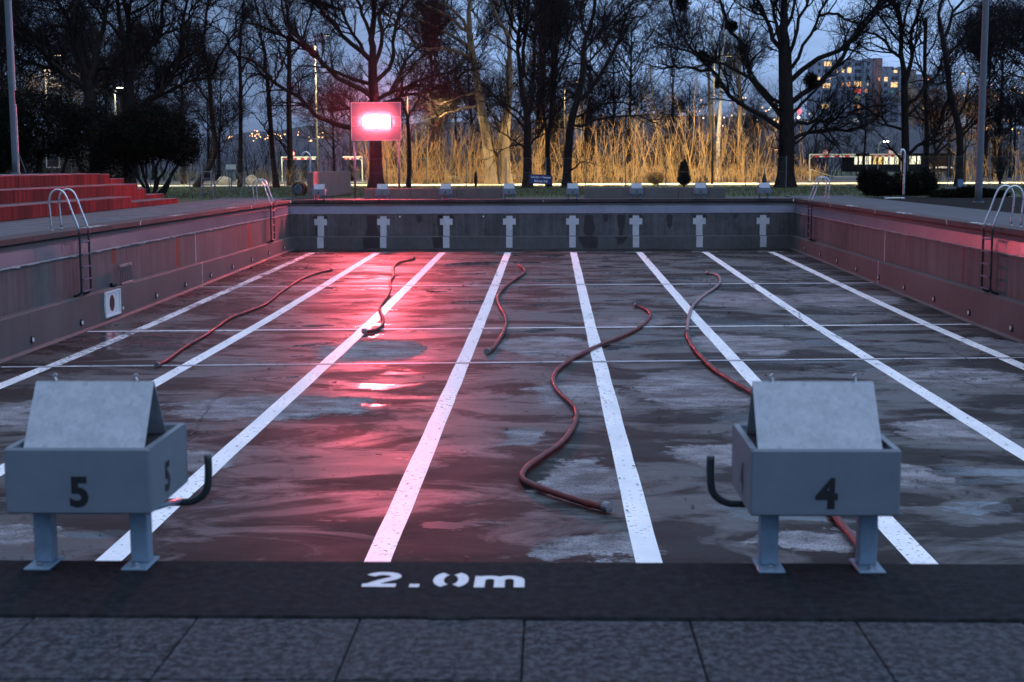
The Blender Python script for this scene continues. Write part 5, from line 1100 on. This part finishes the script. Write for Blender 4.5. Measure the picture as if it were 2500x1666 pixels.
leaves('foliage', 7, [(-.45, 0, .5, .6, .5, .55), (.35, 0, .55, .6, .5, .58), (0, 0, .4, .9, .5, .45), (-.9, 0, .4, .35, .4, .42)], 18000, .035, M_leaf, r); stems(r, 8, [((0, 0, 0), (-.3, 0, .8)), ((.1, 0, 0), (.4, 0, .8))], M_bark, .03)
r = thing('low_shrub', 'low dark spiky shrub at the foot of the tall right pole', 'shrub', (17.0, 55.4, 0))
leaves('foliage', 9, [(0, 0, .16, .75, .35, .28), (.9, 0, .12, .7, .3, .2), (-.8, 0, .12, .8, .3, .2)], 9000, .045, M_leaf, r); stems(r, 10, [((0, 0, 0), (-.2, 0, .25)), ((.1, 0, 0), (.4, 0, .25))], M_bark, .02)
r = thing('round_bush', 'pale round clipped bush glowing beside the lit path', 'bush', (7.35, 92.5, 0))
leaves('foliage', 11, [(0, 0, .48, .62, .5, .46)], 9000, .035, M_brush, r); stems(r, 12, [((0, 0, 0), (-.2, 0, .6)), ((.05, 0, 0), (.3, 0, .6)), ((0, 0, 0), (0, 0, .7))], M_brush, .02)
r = thing('small_conifer', 'small dark upright conifer by the fence right of the round bush', 'conifer', (8.35, 83, 0))
leaves('foliage', 13, [(0, 0, .8, .34, .34, .7), (0, 0, .45, .40, .4, .35), (0, 0, 1.25, .22, .22, .35)], 6000, .04, M_leaf, r); stems(r, 14, [((0, 0, 0), (0, 0, 1.5))], M_bark, .035)
r = thing('small_conifer', 'tiny dark conifer just left of the forked lit trees', 'conifer', (-4.05, 82.5, 0))
leaves('foliage', 15, [(0, 0, .5, .10, .1, .45)], 1500, .03, M_leaf, r); stems(r, 16, [((0, 0, 0), (0, 0, .8))], M_bark, .02)
r = thing('covered_post', 'dark post with hanging cover near starting block 1', 'post', (11.75, 74, 0))
MB().tube([(0, 0, 0), (0, 0, 1.15)], .035, 8).out('post', M_darkpole, r); MB().tube([(0, 0, .18), (0, 0, .4), (0, 0, .62), (0, 0, .8)], [.10, .14, .11, .05], 10).out('cover', M_black, r)
r = thing('leafy_hornbeam', 'hornbeam keeping brown withered leaves, right of the great tree', 'tree', (25.6, 92, 0))
leaves('foliage', 17, [(0, 0, 5.0, 2.4, 1.8, 1.4), (1.4, 0, 3.9, 2.2, 1.6, 1.2), (-1.6, 0, 5.6, 1.5, 1.2, .6), (2.4, 0, 5.5, 1.6, 1.2, 1.0)], 5200, .06, M_dryleaf, r)
stems(r, 18, [((0, 0, 0), (0, 0, 5.5)), ((0, 0, 2), (2.2, 0, 5.6)), ((0, 0, 2.4), (-1.8, 0, 5.8)), ((0, 0, 1.8), (2.6, 0, 4.2)), ((0, 0, 3), (1, .6, 6.2)), ((0, 0, 3), (-.9, -.6, 6.2))], M_bark, .09)
# thorny shrub by the path, right side
r = thing('bare_shrub', 'bare many stemmed shrub on the lawn at far right', 'shrub', (29.3, 90, 0))
rg = np.random.RandomState(2); P = []
for i in range(46):
    a = rg.uniform(0, 6.28); rr_ = rg.uniform(.15, .9); P.append([(rr_ * t ** 1.3 * math.cos(a) + rg.normal() * .03, rr_ * t * math.sin(a), rg.uniform(1.6, 3.0) / 3 * t * 3) for t in np.linspace(0, 1, 6)])
P = np.array(P); P[:, :, 2] = np.sort(P[:, :, 2], axis=1); R = np.tile(np.linspace(.022, .008, 6), (len(P), 1)); C1, R1, L1 = children(rg, P, R, np.full(len(P), 2.4), 4, .3, .9, (18, 45), 4, .6, .006, .2, .2)
inst('stems', np_mesh('stems', [np_tubes(P, R, 5), np_tubes(C1, np.maximum(R1, .007), 3)], M_bark), r)

# lawn blades along the lit strip and the near lawn edge: uncountable
rg = np.random.RandomState(9); n = 90000
x = rg.uniform(-42, 44, n); y = 57.5 + (94 - 57.5) * rg.rand(n) ** .8; far = rg.rand(n) < .2; y[far] = rg.uniform(99.2, 103, far.sum())
keep = ~((x > -13.8) & (x < 13.2) & (y < 59.4)) & ~((x > 18.6) & (y < 60) & (x < 13)); x = x[keep]; y = y[keep]; n = len(x)
a = rg.uniform(0, PI, n); h = rg.uniform(.04, .11, n) * np.interp(y, [60, 78], [1, .3]) * (1 + .5 * np.sin(x * 1.3) * np.sin(y * .7)); wd = .012
b0 = np.stack([x - np.cos(a) * wd, y - np.sin(a) * wd, np.full(n, -.03)], 1); b1 = np.stack([x + np.cos(a) * wd, y + np.sin(a) * wd, np.full(n, -.03)], 1); tp = np.stack([x + rg.normal(0, .03, n), y + rg.normal(0, .03, n), h], 1)
inst('lawn_grass', np_mesh('lawn_grass', [(np.stack([b0, b1, tp], 1).reshape(-1, 3), np.arange(n * 3).reshape(-1, 3))], M_grass, False), kind='stuff')

# ------------------------------------------------------------------ buildings
M_plaster = plain('tower_render', (.23, .27, .34), .8, var=.15, scale=.15, bump=0)
M_redpl = plain('tower_red_render', (.26, .14, .13), .8, var=.15, scale=.15, bump=0)
M_tanpl = plain('tower_tan_render', (.30, .24, .18), .8, var=.15, scale=.15, bump=0)
M_pane = plain('dark_pane', (.03, .035, .045), .2, var=.1, bump=0)
def W6(x, y): return (105.5 + (x / 4.6125 - 38) * .1665 - 131, 42.57 - (y / 4.6125 - 13.5) * .1665)
tw = thing('apartment_tower', 'tall stepped apartment tower far behind the great tree, some windows lit', 'building', (131, 560, 0))
for x0, x1, yt, d0, m in ((175, 620, 75, 0, M_plaster), (620, 710, 80, 1.6, M_plaster), (710, 820, 65, 0, M_plaster), (820, 915, 62, -1, M_redpl), (917, 1035, 160, 2, M_plaster), (1035, 1125, 200, 3.4, M_plaster), (1125, 1220, 150, 2, M_plaster), (1220, 1300, 185, 1, M_tanpl), (1300, 1620, 235, 2.5, M_plaster)):
    a, zt = W6(x0, yt); b, _ = W6(x1, yt); MB().box((a + .01, d0, 0), (b - .01, 14, zt)).out('wall', m, tw)
a, zt = W6(925, 145); b, _ = W6(1080, 160); MB().box((a, 5, zt - 1.5), (b, 11, zt)).out('roof_house', M_pane, tw)
LW = [(325,120,80,50,0),(440,128,15,30,0),(430,205,18,30,0),(493,192,28,45,0),(562,190,45,60,0),(230,278,32,32,0),(352,285,14,25,0),(318,357,80,50,0),(490,345,20,35,1),(557,345,38,50,1),(663,338,85,55,0),(663,415,85,45,2),(755,415,35,40,1),(768,345,14,30,0),(665,495,80,45,3),(310,583,75,50,0),(635,565,22,30,1),(685,575,28,45,1),(683,637,35,30,1),(657,730,60,40,4),(478,803,25,40,0),(558,800,12,30,0),(885,290,16,35,1),(978,287,38,45,0),(1090,200,40,30,0),(1077,345,80,55,0),(1060,420,30,20,5),(1398,297,30,35,1),(1445,297,22,30,1),(1397,492,35,40,1),(1490,490,30,40,4),(1405,605,25,40,0),(1395,742,45,35,1),(1340,870,35,35,0),(1415,875,22,30,1),(1480,875,30,38,0),(870,655,16,45,1),(1590,562,15,25,1),(285,885,15,20,1)]
EM = [emit('window_warm', (1, .62, .28), 1.5), emit('window_orange', (1, .42, .18), 1.2), emit('window_red', (1, .16, .12), 1.2), emit('window_dim', (.6, .62, .5), .5), emit('window_cool', (.75, .9, 1), 1.1), emit('window_teal', (.1, .6, .45), .5)]
def dep(x): 
    for x0, x1, d0 in ((175, 620, 0), (620, 710, 1.6), (710, 820, 0), (820, 915, -1), (917, 1035, 2), (1035, 1125, 3.4), (1125, 1220, 2), (1220, 1300, 1), (1300, 1620, 2.5)):
        if x0 <= x < x1: return d0
    return 2
wm = {}
def window(x, y, w_, h_, k):
    key = (w_, h_, k)
    X_, Z_ = W6(x, y); a = w_ / 4.6125 * .1665 / 2; b = h_ / 4.6125 * .1665 / 2
    if key not in wm:
        fr = MB().box((-a - .12, -.06, -b - .12), (a + .12, -.002, -b)).box((-a - .12, -.06, b), (a + .12, -.002, b + .12)).box((-a - .12, -.06, -b), (-a, -.002, b)).box((a, -.06, -b), (a + .12, -.002, b))
        if w_ > 50: fr.box((-.05, -.06, -b), (.05, -.002, b))
        f1 = fr.out('window', M_stripe_white if False else M_plaster, tw, loc=(X_, dep(x), Z_)); p1 = MB().box((-a, -.03, -b), (a, -.001, b)).out('pane', EM[k] if k >= 0 else M_pane, f1); wm[key] = (f1.data, p1.data)
    else:
        f1 = inst('window', wm[key][0], tw, (X_, dep(x), Z_)); inst('pane', wm[key][1], f1)
for t in LW: window(*t)
for rw in range(12):
    yv = 122 + rw * 76.5
    for cx, w_ in ((232, 30), (325, 70), (432, 20), (493, 28), (560, 38), (664, 70), (765, 30), (976, 35), (1080, 70), (1170, 30), (1350, 30), (1400, 30), (1447, 24), (1492, 30), (1550, 30)):
        if any(abs(cx - q[0]) < 40 and abs(yv - q[1]) < 45 for q in LW): continue
        if cx > 917 and yv < 250 or cx > 1300 and yv < 290: continue
        window(cx, yv, w_, 38, -1)
# long low shop building
mk = thing('shop_building', 'long low shop building with bright windows behind the right barriers', 'building', (48, 220, 0))
MB().box((0, 0, 0), (15.5, 8, 2.6)).out('wall', M_farwood, mk); MB().box((-.4, -.9, 2.6), (15.9, 8.4, 2.85)).out('roof', M_farwood, mk)
ew = emit('shop_light', (1, .93, .62), 1.7); ey = emit('shop_light_yellow', (1, .7, .2), 1.5)
xx = .3; i = 0; rr = random.Random(3)
while xx < 10.5:
    w_ = rr.uniform(.35, .75); MB().box((xx, -.06, 1.15), (xx + w_, -.01, 2.4)).out('shop_window', ey if 3 < i < 6 else ew, mk); xx += w_ + rr.uniform(.12, .4); i += 1
t = MB().box((0, -.05, .62), (3.9, .05, .86)).out('headlight_trail', emit('headlight_glow', (1, .85, .7), 1.5)); t.location = (51.2, 190, 0); MB  # glowing bar stands in for a trail of car headlights
tag(t, 'glowing bar standing for traffic headlights low down between the dark trunks at right', 'light')
MB().box((.5, 0, 0), (.6, .04, .61)).box((3.3, 0, 0), (3.4, .04, .61)).out('trail_support', M_farwood, t)  # stand added under the glowing bar
# small pale house behind the left hedges
hs = thing('pool_house', 'small pale house with one window glimpsed between the left shrubs', 'building', (-35.2, 94, 0))
MB().box((0, 0, 0), (4.6, 4, 2.5)).out('wall', M_cab, hs); MB().box((-.3, -.35, 2.5), (4.9, 4.3, 2.68)).out('roof', M_darkpole, hs)
w1 = MB().box((1.2, -.06, 1.25), (2.15, -.002, 1.33)).box((1.2, -.06, 2.1), (2.15, -.002, 2.18)).box((1.2, -.06, 1.33), (1.28, -.002, 2.1)).box((2.07, -.06, 1.33), (2.15, -.002, 2.1)).out('window', M_stripe_white, hs); MB().box((1.28, -.03, 1.33), (2.07, -.003, 2.1)).out('pane', M_pane, w1)
thicket('hedge_twigs', 12, 260, (-37, -27), (88, 90.5), (1.6, 3.0), M_bark, fine=1.0)
thicket('hedge_twigs', 13, 150, (-24, -15.5), (90.5, 92.5), (.5, 1.1), M_brush, gap=[(-23.5, -20)], fine=.8, rad=(.006, .012))

# ------------------------------------------------------------------ hills and the lights of the town
M_hill = plain('hazy_hill_wood', (.035, .04, .055), 1, var=.3, scale=.02, bump=0)  # distance haze put into the blue-grey colour
v = []; f = []; nx, ny = 70, 16
for j in range(ny):
    for i in range(nx):
        X_ = -420 + i * 840 / (nx - 1); Y_ = 300 + j * 60
        hgt = 26 * (1 - math.exp(-max(0, Y_ - 330) / 160)) * (.75 + .2 * math.sin(X_ * .013 + 1.2) + .12 * math.sin(X_ * .041 + Y_ * .02)) + .8 * math.sin(X_ * .21 + j)
        v.append((X_, Y_, max(-.2, hgt) if j else -.2))
for j in range(ny - 1):
    for i in range(nx - 1): f.append((j * nx + i, j * nx + i + 1, (j + 1) * nx + i + 1, (j + 1) * nx + i))
link('hills', v, f, M_hill, smooth=True, kind='structure')
LT = [(-91.7,10.1,450,0,0.24732990124381576),(-91.1,10.2,450,0,0.2482704724624627),(-85.9,11.3,450,0,0.3100776424259245),(-91.1,9.4,450,0,0.2270360493850465),(-91.0,10.1,450,0,0.2164480735384158),(-85.4,11.3,450,0,0.31713089893939495),(-91.1,11.1,450,0,0.23267449274092103),(-96.2,11.6,450,0,0.325290220858529),(-90.7,10.8,450,0,0.28299482023237954),(-94.0,11.5,450,0,0.21022432962093335),(-93.5,10.5,450,0,0.3388800218629844),(-88.7,11.4,450,0,0.23104177572746518),(-87.7,11.2,450,0,0.32999393077939426),(-89.2,11.4,450,0,0.2503708273323944),(-95.2,11.1,450,0,0.20742450304067345),(-94.3,8.9,450,0,0.18735053974228225),(-86.7,10.1,450,0,0.22767364597475717),(-96.1,10.8,450,0,0.23828335512176652),(-89.4,10.5,450,0,0.2501750915892452),(-90.3,9.3,450,0,0.22697182194314613),(-95.8,9.3,450,0,0.23451371355245612),(-99.6,11.3,450,0,0.1971665045820361),(-89.3,10.3,450,0,0.3100775810254669),(-94.0,11.0,450,0,0.2362813892131949),(-90.0,9.6,450,0,0.18727790192294333),(-94.5,12.4,450,0,0.3423053917181986),(-66.0,3.9,430,0,0.18400125556452765),(-73.6,3.9,430,0,0.3505526757495327),(-71.5,4.1,430,0,0.3165123037219764),(-64.5,9.6,430,0,0.22211134505792265),(-70.8,10.9,430,0,0.2639596196393529),(-62.0,9.2,430,0,0.1820672225947042),(-77.6,10.7,430,0,0.3524240484606981),(-72.2,9.6,430,0,0.20136248690375602),(-61.7,8.4,430,0,0.22574170518663533),(-77.4,11.6,430,0,0.21710745968682812),(-66.8,10.8,430,0,0.18899632066615377),(-70.0,9.9,430,0,0.39948003595937986),(-76.4,7.6,430,0,0.35023426755755593),(-71.6,3.7,430,0,0.28510763186506927),(-74.3,8.6,430,0,0.18811122065926736),(-71.2,10.0,430,0,0.3756460916558215),(-64.3,7.8,430,0,0.18696307858897232),(-74.1,10.0,430,0,0.22577440850369207),(-74.6,4.7,430,0,0.21117438891159815),(-77.7,4.3,430,0,0.3043757240899527),(-61.5,8.6,430,0,0.37820947471002375),(-67.3,5.4,430,0,0.3438397828408384),(-69.9,11.3,430,0,0.2264026847823269),(-63.6,4.4,430,0,0.3834070217341201),(-72.7,6.5,430,0,0.35589102505261794),(-67.5,5.2,430,0,0.2961652564060119),(-67.3,6.3,430,0,0.23902579005417773),(-62.8,4.0,430,0,0.19636372498343954),(-62.0,3.9,430,0,0.3270374141788234),(-77.8,4.5,430,0,0.20807921326682313),(-61.9,6.4,430,0,0.1933062846319197),(-75.6,6.7,430,0,0.30522530588418484),(-65.8,4.2,430,0,0.2280791221228459),(-78.5,4.3,430,0,0.18288426096887872),(-71.2,6.8,430,0,0.7),(-69.9,6.6,430,0,0.6),(-63.8,7.0,430,0,0.6),(-73.6,8.9,430,0,0.5),(-89.2,4.5,430,1,0.4),(17.9,7.1,430,2,0.8),(18.7,6.9,430,2,0.8),(19.8,6.6,430,2,0.5),(16.9,7.3,430,2,0.6),(8.7,7.5,430,2,0.5),(10.3,7.3,430,2,0.5),(25.8,4.6,430,0,0.5),(25.7,13.4,430,1,0.45),(44.6,11.7,430,1,0.3),(2.2,7.3,430,2,0.5),(-4.6,5.8,430,0,0.35),(-11.5,6.4,430,0,0.3),(74.5,16.2,480,0,0.419469467592119),(65.4,16.6,480,0,0.24047536975048817),(67.0,18.1,480,0,0.42880871133209886),(62.2,21.9,480,0,0.20854578743768293),(66.5,23.7,480,1,0.3935282072774353),(51.0,19.0,480,0,0.3918948718888158),(64.6,15.1,480,0,0.2212852525708601),(65.2,19.0,480,0,0.25133817677830805),(77.2,22.0,480,0,0.22377991765214922),(53.1,16.9,480,1,0.39958839544158964),(60.2,17.0,480,1,0.39414655946984767),(51.8,19.3,480,0,0.3592342337636379),(76.0,20.3,480,1,0.2418442420132513),(74.4,19.1,480,0,0.3766813158044721),(59.1,18.2,480,0,0.3776279270066094),(50.0,20.7,480,0,0.2302382121699834),(53.0,18.6,480,1,0.21892108194663112),(56.7,22.2,480,0,0.2891976416655052),(71.5,16.1,480,1,0.21322984995233804),(75.4,19.5,480,1,0.4281976321882599),(63.0,17.7,480,1,0.39671234570583624),(67.1,20.2,480,0,0.2979515372601665),(56.9,24.6,480,0,0.23331368683539325),(52.2,23.0,480,0,0.3688468732107845),(67.3,20.4,480,0,0.3439956199264059),(59.8,14.2,480,1,0.4208095101517946),(67.4,23.6,480,0,0.330850518303951),(73.4,25.1,480,0,0.3766568541872075),(80.2,24.9,480,0,0.3602208932623556),(85.3,19.3,480,0,0.23169314888477546),(79.8,23.5,480,0,0.3520503802980583),(89.3,18.1,480,0,0.2344042117171825),(77.4,16.2,480,0,0.37055493135425716),(82.4,20.1,480,0,0.37937493099247777),(82.8,19.3,480,0,0.30744532440125455),(78.6,15.6,480,1,0.3798035588902987),(75.3,24.3,480,0,0.287658119814939),(80.1,14.0,480,0,0.23677846178022122),(78.8,20.2,480,0,0.28083923749784545),(75.0,23.5,480,0,0.231210508214394),(67.4,6.7,480,0,0.32076072364485103),(73.2,20.3,480,0,0.3511127580075003),(77.4,21.2,480,0,0.2297454087793827),(71.3,21.8,480,0,0.2265285342155819),(66.7,22.6,480,0,0.20370545614416463),(71.6,15.2,480,0,0.24109768425188813),(88.9,15.5,480,0,0.32194715274904934),(81.1,16.7,480,0,0.3462652804690556),(77.0,17.3,430,3,0.9),(77.0,16.8,430,3,0.8),(76.7,15.3,430,1,0.7),(49.0,4.3,300,2,0.4),(44.4,2.0,300,2,0.5),(153.2,6.2,480,0,0.3679873817361334),(153.7,20.9,480,0,0.35076475682538966),(139.9,13.9,480,0,0.3127907719493688),(139.8,23.0,480,0,0.35445102168170406),(149.7,19.4,480,0,0.31604166268241607),(147.0,12.1,480,0,0.2835800957902937),(153.2,20.9,480,0,0.2470022107272586),(158.2,7.9,480,0,0.2696054657502679),(149.8,26.5,480,0,0.465640935656779),(147.6,16.2,480,2,0.30086904953608096),(140.1,21.2,480,2,0.38577408098372784),(159.4,18.2,480,0,0.4791380479488861),(157.1,25.5,480,0,0.27670071626970494),(158.3,12.6,480,0,0.4353005876294791),(148.4,12.3,480,0,0.46748645730920485),(158.6,26.4,480,0,0.39750136504078537),(153.7,23.0,480,0,0.47849156949261706),(140.2,21.8,480,0,0.349425666449505),(149.8,21.1,480,0,0.4027880752191195),(144.4,20.0,480,0,0.40901312300984566),(139.2,6.9,480,0,0.22144774536160416),(141.6,19.0,480,0,0.3866765483195975),(136.2,17.7,480,2,0.40930423172905267),(141.2,19.1,480,0,0.46704871521538194),(155.3,15.6,480,2,0.38965702713610106),(146.0,21.9,480,0,0.3236890528210127),(161.1,17.2,480,0,0.36795465281024387),(142.7,28.9,480,0,0.4113692411110792),(147.1,17.0,480,2,0.47954990410449405),(143.0,16.6,480,2,0.4849711931366926),(159.5,25.5,480,0,0.27679645928660546),(149.2,12.4,480,0,0.3209115421702805),(151.4,21.2,480,0,0.22602278948254506),(161.1,24.8,480,0,0.3860612118813317),(154.1,13.5,480,0,0.46716608623145167),(148.7,19.3,480,0,0.3936485514204887),(135.8,21.1,480,0,0.27324824151190463),(157.6,19.1,480,0,0.4392621903972206),(144.2,12.4,480,0,0.47210538330584234),(137.5,23.1,480,0,0.46972470369551095),(155.2,17.1,480,0,0.27887836702508134),(150.8,27.8,480,0,0.4207845598077551),(156.2,8.2,480,0,0.251562414516719),(140.8,31.4,480,0,0.48543086236840005),(153.6,15.5,480,0,0.4112959837640663),(153.1,17.8,480,2,0.23127140741093735),(141.1,13.3,480,2,0.36218557355637365),(145.4,12.6,480,2,0.45152746521579296),(155.6,14.3,480,0,0.2890029666683219),(145.2,16.8,480,0,0.48171325912625007),(153.2,22.8,480,0,0.4833079790126692),(140.9,12.8,480,0,0.2555124170666083),(149.8,14.7,480,0,0.4476239294335063),(154.8,17.1,480,2,0.48235079208319326),(160.6,14.3,480,0,0.24187631009946897),(145.1,27.3,480,2,0.3051916495470488),(135.8,19.6,480,2,0.26344207327418484),(144.1,23.4,480,0,0.46839688586830186),(148.5,10.6,480,0,0.4505155182221591),(142.0,18.7,480,0,0.3797663823207788),(139.3,23.5,480,0,0.7),(141.7,23.8,480,0,0.7),(158.1,16.2,480,0,0.7),(157.0,15.5,480,0,0.7),(159.0,15.1,480,0,0.7),(138.9,8.7,480,0,0.7),(160.5,11.1,480,0,0.7),(152.2,23.9,480,0,0.7),(-2.9,4.8,430,0,0.3160534203015252),(-14.8,6.7,430,0,0.18725604521316042),(-13.9,7.5,430,0,0.23344367058546772),(-4.7,4.9,430,0,0.2089168609238579),(-10.6,8.1,430,0,0.3429806525805713),(1.3,9.2,430,0,0.22386104465619103),(-10.8,9.4,430,0,0.2421894776597652),(-0.1,7.5,430,0,0.2134770136627047),(-8.0,3.9,430,0,0.28126506673792917),(2.4,4.1,430,0,0.2043544771797185),(-3.2,7.5,430,0,0.31940678312519627),(0.1,7.3,430,0,0.19369017862202317),(1.5,6.3,430,0,0.2724491078400874),(-12.2,9.6,430,0,0.18973716661471213),(-8.0,6.1,430,0,0.26032214037515267),(-11.8,8.0,430,0,0.29746154761394783),(1.8,5.7,430,0,0.2508851077232433),(-17.5,8.1,430,0,0.26999151045517633),(-0.3,6.5,430,0,0.2536745705091376),(-15.9,7.6,430,0,0.2521581024238015),(-86.9,10.8,450,0,0.3424005726971815),(-89.0,6.9,450,0,0.21433085092594853),(-87.0,4.7,450,0,0.1818005066439687),(-105.9,13.0,450,0,0.22954431726310606),(-95.2,10.8,450,0,0.2888855757381711),(-92.1,9.8,450,0,0.28715935985750235),(-95.3,12.6,450,0,0.19095769005760693),(-96.9,10.9,450,0,0.20303423465467937),(-103.9,10.1,450,0,0.23769261794575627),(-100.2,11.6,450,0,0.2798320095949576),(-103.6,10.6,450,0,0.34238463231080624),(-102.7,10.7,450,0,0.3105028930775441),(-94.6,11.4,450,0,0.24107991236310608),(-90.2,9.5,450,0,0.26920721070189046),(-94.8,10.1,450,0,0.20900071640839354),(-96.0,7.8,450,0,0.2907449264722069)]
ECOL = [((1, .50, .20), 5), ((1, .9, .75), 5), ((1, .55, .4), 6), ((1, .06, .08), 6)]
for ci in range(4):
    mb = MB()
    for (x, z, y, c, s) in LT:
        if c != ci: continue
        z = max(z, s + .3); q = s * .8
        mb.add([(x - q, y, z), (x + q, y, z), (x, y - q, z), (x, y + q, z), (x, y, z - q), (x, y, z + q)], [(0, 2, 5), (2, 1, 5), (1, 3, 5), (3, 0, 5), (2, 0, 4), (1, 2, 4), (3, 1, 4), (0, 3, 4)])
    mb.out('town_lights', emit('town_light', *ECOL[ci]), kind='stuff')

if HAZE > 0:
    hm = bpy.data.materials.new('halo_air'); hm.use_nodes = True; t = hm.node_tree; t.nodes.remove(t.nodes['Principled BSDF'])
    pv = t.nodes.new('ShaderNodeVolumePrincipled'); pv.inputs['Density'].default_value = HAZE; pv.inputs['Color'].default_value = (.9, .9, .95, 1); pv.inputs['Anisotropy'].default_value = .96
    t.links.new(pv.outputs[0], t.nodes['Material Output'].inputs['Volume'])
    MB().box((-460, -30, -3.5), (460, 1260, 60)).out('halo_haze', hm, kind='stuff')  # air volume added for the glow around the scoreboard

if __name__ == '__main__':
    pass
